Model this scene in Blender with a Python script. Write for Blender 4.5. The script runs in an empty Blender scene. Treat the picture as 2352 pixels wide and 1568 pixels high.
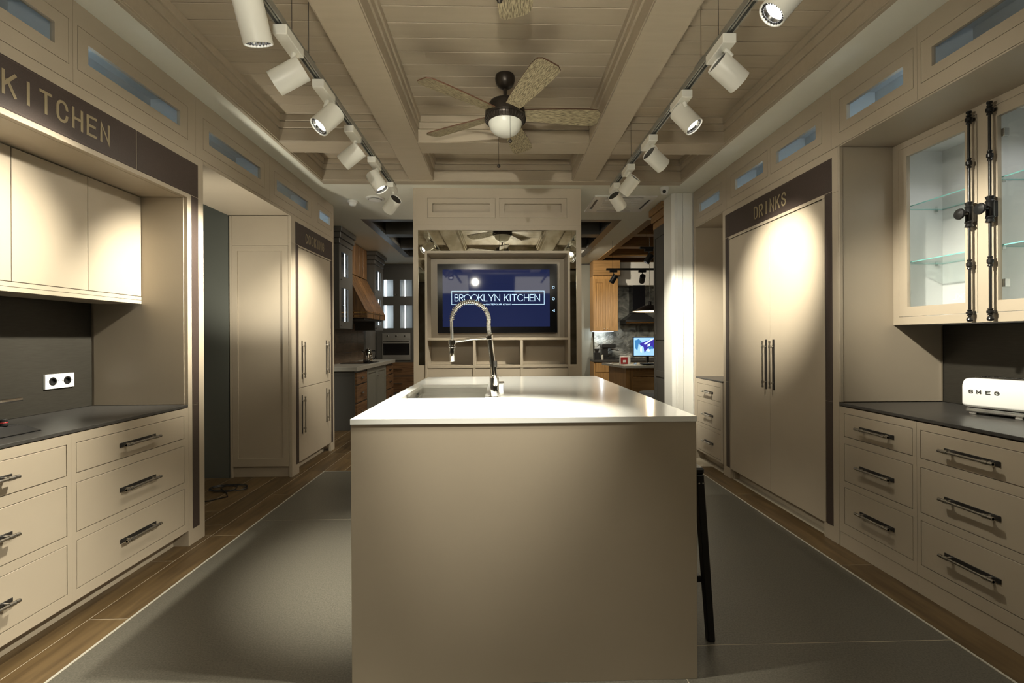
import bpy, bmesh, math, random
from mathutils import Vector, Matrix
random.seed(7)
S = bpy.context.scene
C = S.collection
PI = math.pi

# ------------------------------------------------------------------ camera, world, exposure
cam = bpy.data.cameras.new('camera')
cam.sensor_width = 36.0
cam.lens = 1070 / 2352 * 36
cam.shift_y = -7.93 / 2352
cam.clip_start = 0.05
cam_o = bpy.data.objects.new('camera', cam)
C.objects.link(cam_o)
yaw, roll = math.radians(1.496), math.radians(-0.2855)
F = Vector((math.sin(yaw), math.cos(yaw), 0))
R0 = Vector((math.cos(yaw), -math.sin(yaw), 0))
U0 = Vector((0, 0, 1))
R1 = R0 * math.cos(roll) + U0 * math.sin(roll)
U1 = U0 * math.cos(roll) - R0 * math.sin(roll)
m = Matrix((R1, U1, -F)).transposed().to_4x4()
m.translation = Vector((0, 0, 1.3))
cam_o.matrix_world = m
S.camera = cam_o

w = bpy.data.worlds.new('showroom_ambient')
S.world = w
w.use_nodes = True
w.node_tree.nodes['Background'].inputs[0].default_value = (1.0, 0.93, 0.80, 1)
w.node_tree.nodes['Background'].inputs[1].default_value = 0.03
S.view_settings.view_transform = 'Standard'
S.view_settings.look = 'None'
S.view_settings.gamma = 1
S.view_settings.use_curve_mapping = False
S.view_settings.exposure = 0.12

SPOT_W = 310.0
WARM = (1.0, 0.94, 0.79)


def lamp(name, kind, loc, d=None, watts=50, color=WARM, size=1.2, blend=1.0, radius=0.03, parent=None):
    l = bpy.data.lights.new(name, kind)
    l.energy = watts
    l.color = color
    if kind == 'SPOT':
        l.spot_size = size
        l.spot_blend = blend
        l.shadow_soft_size = radius
    elif kind == 'POINT':
        l.shadow_soft_size = radius
    elif kind == 'AREA':
        l.shape = 'SQUARE'
        l.size = size
    o = bpy.data.objects.new(name, l)
    C.objects.link(o)
    o.location = loc
    if d is not None:
        o.rotation_euler = Vector(d).to_track_quat('-Z', 'Y').to_euler()
    return o


# soft area fill added behind the photographer, not fixtures of the showroom
lamp('rear_fill', 'AREA', (0.9, -1.9, 2.8), (0.0, 0.6, -0.8), 8, (1, 0.94, 0.78), 1.0)
lamp('rear_fill', 'AREA', (-1.3, -1.6, 2.8), (0.0, 0.65, -0.75), 8, (1, 0.94, 0.78), 1.0)

# spot beams added outside the frame for the media unit and island top
lamp('fill_beam', 'SPOT', (-.50, .60, 2.45), (.48, 4.3, -.16), 190, WARM, .66, 1.0, .028)
lamp('fill_beam', 'SPOT', (.985, 1.54, 2.45), (-.95, .40, -1.45), 330, WARM, .62, 1.0, .03)
lamp('fill_beam', 'SPOT', (-.90, 1.52, 2.45), (.78, .40, -1.45), 330, WARM, .62, 1.0, .03)
lamp('ceiling_fill', 'SPOT', (0, -.8, 1.6), (0, .5, .86), 300, WARM, 2.0, .8, .10)  # added unseen light that lifts the ceiling and front faces
# added light standing in for whatever brightens the passage soffit and panel
lamp('passage_fill', 'SPOT', (-2.30, 3.34, 1.30), (-.02, .64, .76), 60, WARM, 1.95, .7, .06)

# ------------------------------------------------------------------ materials
MATS = {}


def mat(name, col, rough=0.5, metal=0.0, spec=0.5, emit=None, es=0.0, coat=0.0):
    M = bpy.data.materials.new(name)
    M.use_nodes = True
    b = M.node_tree.nodes['Principled BSDF']
    b.inputs['Base Color'].default_value = (*col, 1)
    b.inputs['Roughness'].default_value = rough
    b.inputs['Metallic'].default_value = metal
    b.inputs['Specular IOR Level'].default_value = spec
    if coat:
        b.inputs['Coat Weight'].default_value = coat
        b.inputs['Coat Roughness'].default_value = 0.05
    if emit:
        b.inputs['Emission Color'].default_value = (*emit, 1)
        b.inputs['Emission Strength'].default_value = es
    MATS[name] = M
    return M


def noise_color(M, c0, c1, scale=(1, 1, 1), nscale=5.0, detail=6.0, lo=0.3, hi=0.7, bump=0.0, rnd=0.0, rough=None, dist=0.0):
    nt = M.node_tree
    N, L = nt.nodes, nt.links
    b = N['Principled BSDF']
    tc = N.new('ShaderNodeTexCoord')
    mp = N.new('ShaderNodeMapping')
    mp.inputs['Scale'].default_value = scale
    L.new(tc.outputs['Object'], mp.inputs['Vector'])
    nz = N.new('ShaderNodeTexNoise')
    nz.inputs['Scale'].default_value = nscale
    nz.inputs['Detail'].default_value = detail
    nz.inputs['Distortion'].default_value = dist
    src = mp.outputs['Vector']
    if rnd:
        oi = N.new('ShaderNodeObjectInfo')
        mul = N.new('ShaderNodeMath')
        mul.operation = 'MULTIPLY'
        mul.inputs[1].default_value = 37.0
        L.new(oi.outputs['Random'], mul.inputs[0])
        ad = N.new('ShaderNodeVectorMath')
        ad.operation = 'ADD'
        L.new(src, ad.inputs[0])
        L.new(mul.outputs[0], ad.inputs[1])
        src = ad.outputs[0]
    L.new(src, nz.inputs['Vector'])
    cr = N.new('ShaderNodeValToRGB')
    cr.color_ramp.elements[0].position = lo
    cr.color_ramp.elements[1].position = hi
    cr.color_ramp.elements[0].color = (*c0, 1)
    cr.color_ramp.elements[1].color = (*c1, 1)
    L.new(nz.outputs['Fac'], cr.inputs['Fac'])
    out = cr.outputs['Color']
    if rnd:
        hs = N.new('ShaderNodeHueSaturation')
        mr = N.new('ShaderNodeMapRange')
        mr.inputs['To Min'].default_value = 1 - rnd
        mr.inputs['To Max'].default_value = 1 + rnd
        L.new(oi.outputs['Random'], mr.inputs['Value'])
        L.new(mr.outputs[0], hs.inputs['Value'])
        L.new(out, hs.inputs['Color'])
        out = hs.outputs['Color']
    L.new(out, b.inputs['Base Color'])
    if rough:
        mr2 = N.new('ShaderNodeMapRange')
        mr2.inputs['To Min'].default_value = rough[0]
        mr2.inputs['To Max'].default_value = rough[1]
        L.new(nz.outputs['Fac'], mr2.inputs['Value'])
        L.new(mr2.outputs[0], b.inputs['Roughness'])
    if bump:
        bp = N.new('ShaderNodeBump')
        bp.inputs['Strength'].default_value = bump
        bp.inputs['Distance'].default_value = 0.002
        L.new(nz.outputs['Fac'], bp.inputs['Height'])
        L.new(bp.outputs['Normal'], b.inputs['Normal'])
    return M


def glassy(name, tint=(1, 1, 1), ior=1.45, rough=0.0):
    M = bpy.data.materials.new(name)
    M.use_nodes = True
    N, L = M.node_tree.nodes, M.node_tree.links
    N.remove(N['Principled BSDF'])
    tr = N.new('ShaderNodeBsdfTransparent')
    tr.inputs[0].default_value = (*tint, 1)
    gl = N.new('ShaderNodeBsdfGlossy')
    gl.inputs['Roughness'].default_value = rough
    lw = N.new('ShaderNodeLayerWeight')
    pw5 = N.new('ShaderNodeMath')
    pw5.operation = 'POWER'
    pw5.inputs[1].default_value = 4.0
    L.new(lw.outputs['Facing'], pw5.inputs[0])
    fr = N.new('ShaderNodeMapRange')
    fr.inputs['To Min'].default_value = .035
    fr.inputs['To Max'].default_value = .8
    L.new(pw5.outputs[0], fr.inputs['Value'])
    mx = N.new('ShaderNodeMixShader')
    L.new(fr.outputs[0], mx.inputs[0])
    L.new(tr.outputs[0], mx.inputs[1])
    L.new(gl.outputs[0], mx.inputs[2])
    L.new(mx.outputs[0], N['Material Output'].inputs[0])
    MATS[name] = M
    return M


paint = mat('taupe_lacquer', (.40, .33, .245), .42, spec=.45)
noise_color(paint, (.374, .318, .240), (.394, .336, .254), nscale=3, bump=0.0)
plank_paint = mat('taupe_plank_paint', (.36, .295, .215), .5)
noise_color(plank_paint, (.385, .326, .240), (.412, .350, .260), scale=(1, 8, 8), nscale=4, rnd=.04)
white_ceiling = mat('white_ceiling_paint', (.66, .64, .54), .7)
noise_color(white_ceiling, (.75, .75, .66), (.77, .77, .68), nscale=8)
white_wall = mat('white_column_paint', (.75, .74, .68), .55)
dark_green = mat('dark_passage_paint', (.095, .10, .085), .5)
grey_wall = mat('grey_wall_paint', (.16, .15, .13), .7)
leather = mat('dark_brown_leather', (.045, .032, .026), .45)
noise_color(leather, (.040, .027, .022), (.052, .037, .030), nscale=220, bump=.25)
stitch = mat('stitch_thread', (.10, .075, .06), .7)
gold = mat('beige_lettering', (.25, .20, .115), .5)
quartz = mat('white_quartz', (.84, .85, .81), .13, spec=.6)
charcoal = mat('charcoal_worktop', (.042, .040, .036), .36)
noise_color(charcoal, (.036, .034, .031), (.05, .047, .043), nscale=60, bump=.05)
splash = mat('dark_metal_backsplash', (.075, .068, .055), .42, metal=.35)
noise_color(splash, (.034, .031, .024), (.044, .040, .032), scale=(1, 3, 40), nscale=6)
chrome = mat('chrome', (.80, .79, .77), .07, metal=1)
steel = mat('brushed_steel', (.62, .61, .57), .36, metal=1)
noise_color(steel, (.68, .67, .63), (.78, .77, .73), scale=(2, 2, 90), nscale=5)
handle_chrome = mat('handle_steel', (.50, .48, .44), .25, metal=1)
handle_black = mat('handle_black_plate', (.018, .016, .014), .4)
bolt_iron = mat('black_iron', (.03, .03, .03), .28, metal=.7)
lamp_white = mat('white_lamp_paint', (.84, .83, .75), .38)
track_alu = mat('track_aluminium', (.30, .30, .27), .35, metal=.6)
black = mat('black_plastic', (.012, .012, .012), .35)
black_wood = mat('black_stained_wood', (.010, .009, .008), .35)
lens_glow = mat('lit_lens', (.9, .9, .9), .3, emit=(1, .97, .93), es=9)
bronze = mat('oil_rubbed_bronze', (.035, .028, .022), .35, metal=.6)
bowl_glass = mat('frosted_bowl', (.72, .73, .66), .35)
blade_wood = mat('weathered_blade_wood', (.3, .24, .15), .6)
noise_color(blade_wood, (.13, .105, .062), (.46, .39, .245), scale=(11, 120, 60), nscale=2.4, detail=7, lo=.40, hi=.58, bump=.3, dist=.35)
blade_edge = mat('blade_brown_edge', (.10, .05, .028), .5)
mirror = mat('antique_mirror', (.72, .70, .60), .05, metal=1)
noise_color(mirror, (.50, .47, .37), (.76, .74, .64), nscale=9, detail=10, lo=.35, hi=.6, rough=(.0, .03))
floor_wood = mat('oak_look_plank', (.2, .13, .07), .42)
noise_color(floor_wood, (.070, .043, .018), (.150, .098, .043), scale=(9, .9, 9), nscale=3, detail=8, lo=.3, hi=.7, rnd=.16, bump=.06, dist=.4)
grout = mat('pale_grout', (.42, .37, .28), .8)
tile_grey = mat('grey_stone_tile', (.12, .115, .095), .42)
noise_color(tile_grey, (.074, .069, .054), (.128, .120, .097), scale=(1, 1, 1), nscale=140, detail=5, lo=.32, hi=.68, bump=.08)
tile_edge = mat('pale_tile_edge', (.42, .41, .36), .6)
led_cool = mat('cool_led', (.8, .9, 1), .4, emit=(.66, .84, 1.0), es=19.0)
led_white = mat('white_led', (.9, .95, 1), .4, emit=(.80, .91, 1.0), es=4.5)
frieze_in = mat('frieze_interior', (.60, .62, .62), .5)
cab_in = mat('vitrine_interior', (.70, .71, .70), .45)
pane = glassy('clear_pane', (.97, .98, .98))
shelf_glass = glassy('shelf_glass', (.94, .98, .97))
shelf_edge = mat('green_glass_edge', (.22, .52, .50), .15)
screen_mat = mat('screen_navy', (.004, .005, .012), .035, emit=(.011, .016, .055), es=1.0)
bezel = mat('black_gloss_bezel', (.006, .006, .007), .12)
logo_glow = mat('screen_lettering', (.5, .7, .9), .4, emit=(.50, .76, 1.0), es=.95)
socket_white = mat('socket_white', (.82, .82, .78), .35)
toaster_white = mat('toaster_enamel', (.86, .87, .84), .12, coat=.5)
red_pl = mat('red_plastic', (.35, .02, .02), .35)
oak_v = mat('honey_oak_vertical', (.38, .22, .08), .45)
noise_color(oak_v, (.25, .135, .042), (.40, .23, .085), scale=(12, 12, .8), nscale=3, detail=7, rnd=.10, dist=.3)
oak_h = mat('honey_oak_ceiling', (.3, .17, .06), .5)
noise_color(oak_h, (.19, .105, .034), (.30, .17, .062), scale=(1, 14, 14), nscale=3, detail=7, rnd=.10, dist=.3)
walnut = mat('rustic_walnut', (.16, .08, .035), .42)
noise_color(walnut, (.050, .026, .012), (.21, .11, .042), scale=(10, 10, .9), nscale=3, detail=8, rnd=.18, dist=.5)
walnut_h = mat('rustic_walnut_drawer', (.16, .085, .04), .45)
noise_color(walnut_h, (.10, .05, .022), (.26, .14, .062), scale=(1, 1, 14), nscale=3, detail=8, rnd=.12, dist=.5)
copper = mat('polished_brass', (.72, .42, .16), .15, metal=1)
kgrey = mat('graphite_lacquer', (.085, .082, .074), .4)
kgrey2 = mat('sage_grey_lacquer', (.22, .22, .185), .4)
dkgrey = mat('dark_grey_tall_lacquer', (.060, .056, .048), .45)
lightstone = mat('pale_stone_worktop', (.42, .41, .36), .25)
stone = mat('rough_grey_stone', (.2, .2, .18), .7)
noise_color(stone, (.075, .075, .065), (.30, .295, .255), nscale=4, detail=10, lo=.35, hi=.7, bump=.35, dist=1.5)
brown_tile = mat('brown_wood_tile', (.11, .07, .04), .35)
noise_color(brown_tile, (.075, .05, .03), (.15, .10, .062), scale=(1, 1, 10), nscale=5, rnd=.12)
oven_glass = mat('black_oven_glass', (.01, .01, .011), .08)
screen_pale = mat('monitor_pale', (.4, .6, .8), .3, emit=(.33, .62, .95), es=1.0)
screen_violet = mat('monitor_violet', (.05, .03, .3), .3, emit=(.045, .035, .36), es=1.0)
screen_teal = mat('monitor_teal', (.05, .2, .4), .3, emit=(.05, .20, .46), es=1.0)
screen_white = mat('monitor_white', (.8, .9, 1), .3, emit=(.72, .86, 1.0), es=1.0)
pend_in = mat('pendant_inside', (.8, .7, .5), .4, emit=(1, .78, .45), es=1.6)
grey_felt = mat('grey_upholstery', (.06, .06, .062), .9)
paper = mat('paper_white', (.75, .75, .72), .6)
silver = mat('silver', (.55, .55, .53), .2, metal=1)

# ------------------------------------------------------------------ mesh helpers
WL = {}


def link(name, bm, material, parent=None, smooth=False, mats=None):
    me = bpy.data.meshes.new(name)
    bmesh.ops.recalc_face_normals(bm, faces=bm.faces[:])
    bm.to_mesh(me)
    bm.free()
    for M in ([material] + (mats or [])):
        me.materials.append(M)
    if smooth:
        for p in me.polygons:
            p.use_smooth = True
        me.set_sharp_from_angle(angle=math.radians(38))
    o = bpy.data.objects.new(name, me)
    C.objects.link(o)
    if parent:
        off = WL[parent.name]
        if off.length > 0:
            me.transform(Matrix.Translation(-off))
        o.parent = parent
        WL[o.name] = off
    else:
        WL[o.name] = Vector((0, 0, 0))
    return o


def thing(name, label, cat, loc=(0, 0, 0), rotz=0.0, group=None, local=False):
    o = bpy.data.objects.new(name, None)
    o.empty_display_size = .1
    C.objects.link(o)
    o.location = loc
    o.rotation_euler = (0, 0, rotz)
    o['label'] = label
    o['category'] = cat
    if group:
        o['group'] = group
    WL[o.name] = Vector((0, 0, 0)) if local else Vector(loc)
    return o


def tag(o, label, cat, group=None):
    o['label'] = label
    o['category'] = cat
    if group:
        o['group'] = group
    return o


def struct(o, label=None, cat=None):
    o['kind'] = 'structure'
    if label:
        o['label'] = label
    return o


def B():
    return bmesh.new()


def box(bm, x0, x1, y0, y1, z0, z1, bev=0.0, mi=0):
    if x0 > x1: x0, x1 = x1, x0
    if y0 > y1: y0, y1 = y1, y0
    if z0 > z1: z0, z1 = z1, z0
    v = [bm.verts.new((x, y, z)) for x in (x0, x1) for y in (y0, y1) for z in (z0, z1)]
    idx = [(0, 1, 3, 2), (4, 6, 7, 5), (0, 4, 5, 1), (2, 3, 7, 6), (0, 2, 6, 4), (1, 5, 7, 3)]
    fs = [bm.faces.new([v[i] for i in f]) for f in idx]
    for f in fs:
        f.material_index = mi
    if bev > 0:
        es = list({e for f in fs for e in f.edges})
        bmesh.ops.bevel(bm, geom=es, offset=bev, segments=1, affect='EDGES')
    return bm


def bx(name, mtl, parent, x0, x1, y0, y1, z0, z1, bev=0.0015):
    return link(name, box(B(), x0, x1, y0, y1, z0, z1, bev), mtl, parent)


def planeX(x):  # a = Y, b = Z, t = depth along X
    return lambda a, b, t: Vector((t, a, b))


def planeY():
    return lambda a, b, t: Vector((a, t, b))


def planeZ():
    return lambda a, b, t: Vector((a, b, t))


def slab(bm, to, rect, openings, t0, t1):
    a0, a1, b0, b1 = rect
    A = sorted({a0, a1, *[min(max(v, a0), a1) for o in openings for v in o[:2]]})
    Bs = sorted({b0, b1, *[min(max(v, b0), b1) for o in openings for v in o[2:]]})

    def solid(i, j):
        if i < 0 or j < 0 or i >= len(A) - 1 or j >= len(Bs) - 1:
            return False
        ca, cb = (A[i] + A[i + 1]) / 2, (Bs[j] + Bs[j + 1]) / 2
        return not any(o[0] < ca < o[1] and o[2] < cb < o[3] for o in openings)
    vs = {}

    def V(i, j, k):
        if (i, j, k) not in vs:
            vs[(i, j, k)] = bm.verts.new(to(A[i], Bs[j], (t0, t1)[k]))
        return vs[(i, j, k)]
    for i in range(len(A) - 1):
        for j in range(len(Bs) - 1):
            if not solid(i, j):
                continue
            for k in (0, 1):
                bm.faces.new((V(i, j, k), V(i + 1, j, k), V(i + 1, j + 1, k), V(i, j + 1, k)))
            for (di, dj, p, q) in ((-1, 0, (i, j), (i, j + 1)), (1, 0, (i + 1, j), (i + 1, j + 1)), (0, -1, (i, j), (i + 1, j)), (0, 1, (i, j + 1), (i + 1, j + 1))):
                if not solid(i + di, j + dj):
                    bm.faces.new((V(*p, 0), V(*q, 0), V(*q, 1), V(*p, 1)))
    return bm


def frame_of(d):
    d = Vector(d).normalized()
    up = Vector((0, 0, 1)) if abs(d.z) < .95 else Vector((0, 1, 0))
    a = d.cross(up).normalized()
    b = a.cross(d).normalized()
    return a, b, d


def lathe(bm, prof, origin=(0, 0, 0), axis=(0, 0, 1), seg=24, cap=True, mi=0):
    a, b, d = frame_of(axis)
    O = Vector(origin)
    rings = []
    for r, h in prof:
        rings.append([bm.verts.new(O + d * h + (a * math.cos(2 * PI * k / seg) + b * math.sin(2 * PI * k / seg)) * max(r, 1e-5)) for k in range(seg)])
    for i in range(len(rings) - 1):
        for k in range(seg):
            f = bm.faces.new((rings[i][k], rings[i][(k + 1) % seg], rings[i + 1][(k + 1) % seg], rings[i + 1][k]))
            f.material_index = mi
    if cap:
        for rg in (rings[0], rings[-1]):
            f = bm.faces.new(rg)
            f.material_index = mi
    return bm


def tube(bm, pts, r, seg=10, mi=0, closed=False):
    pts = [Vector(p) for p in pts]
    n = len(pts)
    rad = r if isinstance(r, (list, tuple)) else [r] * n
    rings = []
    t0 = (pts[1] - pts[0]).normalized()
    a, b, _ = frame_of(t0)
    for i, p in enumerate(pts):
        t = (pts[min(i + 1, n - 1)] - pts[max(i - 1, 0)]).normalized()
        a = (a - t * a.dot(t)).normalized()
        b = t.cross(a)
        rings.append([bm.verts.new(p + (a * math.cos(2 * PI * k / seg) + b * math.sin(2 * PI * k / seg)) * rad[i]) for k in range(seg)])
    for i in range(n - 1):
        for k in range(seg):
            f = bm.faces.new((rings[i][k], rings[i][(k + 1) % seg], rings[i + 1][(k + 1) % seg], rings[i + 1][k]))
            f.material_index = mi
    for rg in (rings[0], rings[-1]):
        bm.faces.new(rg).material_index = mi
    return bm


def prism(bm, pts, vec, mi=0):
    v0 = [bm.verts.new(Vector(p)) for p in pts]
    v1 = [bm.verts.new(Vector(p) + Vector(vec)) for p in pts]
    n = len(pts)
    bm.faces.new(v0).material_index = mi
    bm.faces.new(v1).material_index = mi
    for i in range(n):
        bm.faces.new((v0[i], v0[(i + 1) % n], v1[(i + 1) % n], v1[i])).material_index = mi
    return bm


# ------------------------------------------------------------------ stroke lettering
def arc(cx, cy, rx, ry, a0, a1, n=8):
    return [(cx + rx * math.cos(math.radians(a0 + (a1 - a0) * i / n)), cy + ry * math.sin(math.radians(a0 + (a1 - a0) * i / n))) for i in range(n + 1)]


def glyph(ch):
    r = .5
    G = {
        'K': [[(0, 0), (0, 1)], [(1, 1), (.06, .42)], [(.36, .62), (1, 0)]],
        'I': [[(.5, 0), (.5, 1)]],
        'T': [[(0, 1), (1, 1)], [(.5, 1), (.5, 0)]],
        'H': [[(0, 0), (0, 1)], [(1, 0), (1, 1)], [(0, .5), (1, .5)]],
        'E': [[(1, 1), (0, 1), (0, 0), (1, 0)], [(0, .52), (.85, .52)]],
        'N': [[(0, 0), (0, 1), (1, 0), (1, 1)]],
        'L': [[(0, 1), (0, 0), (.9, 0)]],
        'Y': [[(0, 1), (.5, .45), (1, 1)], [(.5, .45), (.5, 0)]],
        'M': [[(0, 0), (0, 1), (.5, .3), (1, 1), (1, 0)]],
        'A': [[(0, 0), (.5, 1), (1, 0)], [(.2, .35), (.8, .35)]],
        'X': [[(0, 0), (1, 1)], [(0, 1), (1, 0)]],
        'P': [[(0, 0), (0, 1)] + [(.5, 1)] + arc(.6, .75, .4, .25, 90, -90) + [(0, .5)]],
        'R': [[(0, 0), (0, 1), (.5, 1)] + arc(.6, .75, .4, .25, 90, -90) + [(0, .5)], [(.5, .5), (1, 0)]],
        'B': [[(0, .5), (0, 1), (.5, 1)] + arc(.6, .76, .34, .24, 90, -90) + [(0, .52)], [(.5, .52)] + arc(.65, .26, .35, .26, 90, -90) + [(0, 0), (0, .52)]],
        'D': [[(0, 0), (0, 1), (.5, 1)] + arc(.5, .72, .5, .28, 90, 0, 5) + arc(.5, .28, .5, .28, 0, -90, 5) + [(0, 0)]],
        'O': [arc(.5, .7, .5, .3, 0, 180) + arc(.5, .3, .5, .3, 180, 360) + [(1, .7)]],
        'C': [arc(.5, .7, .5, .3, 0, 180) + arc(.5, .3, .5, .3, 180, 360)],
        'G': [arc(.5, .7, .5, .3, 0, 180) + arc(.5, .3, .5, .3, 180, 360) + [(1, .48), (.55, .48)]],
        'S': [arc(.5, .75, .48, .25, 10, 200, 7) + [(.25, .56), (.75, .45)] + arc(.5, .25, .48, .25, 20, -190, 8)],
        'o': [arc(.5, .5, .56, .5, 0, 360, 22)],
        'c': [arc(.55, .5, .56, .5, 45, 315, 18)],
        'y': [[(0, 1), (.5, .4)], [(1, 1), (.5, .4), (.3, .05), (.05, 0)]],
        'U': [[(0, 0), (0, 1)], [(1, 1), (0, .05)], [(1, 1), (1, 0)]],
        'Z': [[(1, 0), (1, 1), (.5, 1)] + arc(.4, .75, .4, .25, 90, 270) + [(1, .5)], [(.5, .5), (0, 0)]],
    }
    return G[ch]


def ribbon(bm, pts, wd, to, t0, t1):
    n = len(pts)
    P = [Vector((p[0], p[1])) for p in pts]
    out = []
    for i in range(n):
        d0 = (P[i] - P[i - 1]).normalized() if i > 0 else (P[1] - P[0]).normalized()
        d1 = (P[i + 1] - P[i]).normalized() if i < n - 1 else d0
        n0, n1 = Vector((-d0.y, d0.x)), Vector((-d1.y, d1.x))
        mm = n0 + n1
        if mm.length < 1e-4:
            mm = n0
        mm.normalize()
        k = min(1.0 / max(mm.dot(n0), .3), 2.5)
        e = Vector((0, 0))
        if i == 0: e = -d1 * wd * .5
        if i == n - 1: e = d0 * wd * .5
        out.append((P[i] + e + mm * wd * .5 * k, P[i] + e - mm * wd * .5 * k))
    v = [[bm.verts.new(to(q.x, q.y, t)) for t in (t0, t1) for q in pr] for pr in out]
    for i in range(n - 1):
        a, b = v[i], v[i + 1]
        bm.faces.new((a[0], a[1], b[1], b[0]))
        bm.faces.new((a[2], b[2], b[3], a[3]))
        bm.faces.new((a[0], b[0], b[2], a[2]))
        bm.faces.new((a[1], a[3], b[3], b[1]))
    bm.faces.new((v[0][0], v[0][2], v[0][3], v[0][1]))
    bm.faces.new((v[-1][0], v[-1][1], v[-1][3], v[-1][2]))


def letters(text, x0, pitch, wd, h, z0, stroke, to, t0, t1, mtl, parent, name='letter', widths=None):
    x = x0
    for ch in text:
        ww = wd * (widths or {}).get(ch, 1.0)
        if ch != ' ':
            bm = B()
            sg = 1 if t1 > t0 else -1
            for q, pl in enumerate(glyph(ch)):
                ribbon(bm, [(x + p[0] * ww, z0 + p[1] * h) for p in pl], stroke, to, t0, t1 + sg * .00012 * q)
            link(name, bm, mtl, parent)
        x += ww + (pitch - wd) if widths else pitch


# ------------------------------------------------------------------ dimensions
XL, XR, HC = -1.96, 2.11, 2.872
SEAM = 2.485
LZ0, LZ1 = 2.22, 2.432
CX0, CX1, CY0, CY1 = -1.755, 1.845, -1.0, 4.765      # coffered field
TILE_Z = 0.0

# ------------------------------------------------------------------ setting: floor
fl = struct(bx('floor', grout, None, -3.6, 4.8, -3.2, 10.4, -.10, -.0007, 0))
# stone tiles laid in a 3 x n field
rx = [-1.728, -.511, .705, 1.922]
ry = [-1.5, -.27, .95, 2.17, 3.39, 4.622]
for i in range(3):
    rows = ry if i == 2 else [ry[0], .95, 3.39, 4.622]
    if i == 2:
        rows = [-.50, 1.945, 4.39, 4.622]
    for j in range(len(rows) - 1):
        o = bx('tile', tile_grey, fl, rx[i] + .0015, rx[i + 1] - .0015, rows[j] + .0015, rows[j + 1] - .0015, -.003, .0, .0008)
for (a, b, c_, d_) in ((-1.737, -1.7285, -1.5, 4.631), (1.9225, 1.931, -1.5, 4.631), (-1.7285, 1.9225, 4.6225, 4.631)):
    bx('edging_strip', tile_edge, fl, a, b, c_, d_, -.003, .001, 0)
# timber-look planks around it
pw, pl = .2, 1.2


def planks(x0, x1, y0, y1, xs):
    edges = sorted({x0, x1, *[x for x in xs if x0 < x < x1]})
    for i in range(len(edges) - 1):
        a, b = edges[i], edges[i + 1]
        off = (i * .37 + 1.3 * (round(a * 10) % 3)) % pl
        y = y0 - off
        while y < y1:
            c0, c1 = max(y, y0), min(y + pl, y1)
            if c1 - c0 > .02 and b - a > .01:
                bx('plank', floor_wood, fl, a + .0016, b - .0016, c0 + .0016, c1 - .0016, -.003, .0, .0006)
            y += pl


gx = [-1.92 - pw * k for k in range(12)] + [-1.737 + pw * k for k in range(0, 35)]
planks(-2.55, -1.7375, .3, 3.14, gx)
planks(-3.3, -1.7375, 3.14, 4.64, gx)
planks(-2.62, 1.9, 4.632, 10.0, gx)
planks(1.9315, 2.14, .3, 4.632, [1.9315 + pw])
planks(1.9, 3.2, 5.6, 10.0, [1.9 + pw * k for k in range(8)])

# ------------------------------------------------------------------ setting: ceiling
bm = slab(B(), planeZ(), (-3.6, 4.8, -3.2, 10.4), [(CX0, CX1, CY0, CY1), (-1.80, 1.615, 6.2, 9.0), (2.0, 3.9, 6.2, 9.87)], HC, HC + .03)
ceil = struct(link('ceiling', bm, white_ceiling))
bx('upper_slab', white_ceiling, ceil, -3.6, 4.8, -3.2, 10.4, 3.16, 3.22, 0)
# plank ceiling, three columns of coffers
PZ = 3.078
BL = (-.880, -.653)
BR = (.737, .957)
CB = [(3.755, 3.972), (.45, .67)]
cols = [(CX0, BL[0]), (BL[1], BR[0]), (BR[1], CX1)]
y = CY0
pitch = .1335
y = 2.503 - pitch * 27
while y < 4.66:
    y1 = y + pitch
    if y1 > CY0 and not any(c0 <= y and y1 <= c1 for c0, c1 in CB):
        for k, (a, b) in enumerate(cols):
            if y1 < .4 and k != 1:
                pass
            bx('plank', plank_paint, ceil, a - .03, b + .03, max(y, CY0) + .002, min(y1, 4.70) - .002, PZ, PZ + .016, .003)
    y = y1
# beams
tn = [0]


def trim(bm, mtl=plank_paint):
    tn[0] += 1
    return struct(link('trim_%d' % tn[0], bm, mtl))


def side_boards(par, axis, pos, s, a0, a1):
    # three stepped boards up the side of a beam; s = direction the side faces
    for (z0, z1, pr) in ((HC + .004, 2.974, .000), (2.976, 3.027, .011), (3.029, PZ - .001, .022)):
        if axis == 'X':
            bx('board', plank_paint, par, pos, pos + s * (.008 + pr), a0, a1, z0, z1, .002)
        else:
            bx('board', plank_paint, par, a0, a1, pos, pos + s * (.008 + pr), z0, z1, .002)


for (a, b) in (BL, BR):
    t = trim(box(B(), a, b, CY0, 4.66, HC - .002, PZ + .02, .002))
    for s, p in ((-1, a), (1, b)):
        for c0, c1 in ((CY0, CB[1][0]), (CB[1][1], CB[0][0]), (CB[0][1], 4.66)):
            side_boards(t, 'X', p, s, c0 + .001, c1 - .001)
for (c0, c1) in CB:
    for (a, b) in cols:
        t = trim(box(B(), a + .001, b - .001, c0, c1, HC - .001, PZ + .02, .002))
        side_boards(t, 'Y', c0, -1, a + .002, b - .002)
        side_boards(t, 'Y', c1, 1, a + .002, b - .002)
t = trim(box(B(), CX0, CX1, 4.66, CY1, HC - .006, PZ + .02, .002))
for (a, b) in cols:
    side_boards(t, 'Y', 4.66, -1, a + .002, b - .002)
t = trim(box(B(), CX0 - .02, CX0 + .004, CY0, CY1, HC - .006, PZ + .02, .002))
for c0, c1 in ((CY0, CB[1][0]), (CB[1][1], CB[0][0]), (CB[0][1], 4.66)):
    side_boards(t, 'X', CX0 + .004, 1, c0 + .002, c1 - .002)
t = trim(box(B(), CX1 - .004, CX1 + .02, CY0, CY1, HC - .006, PZ + .02, .002))
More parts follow.
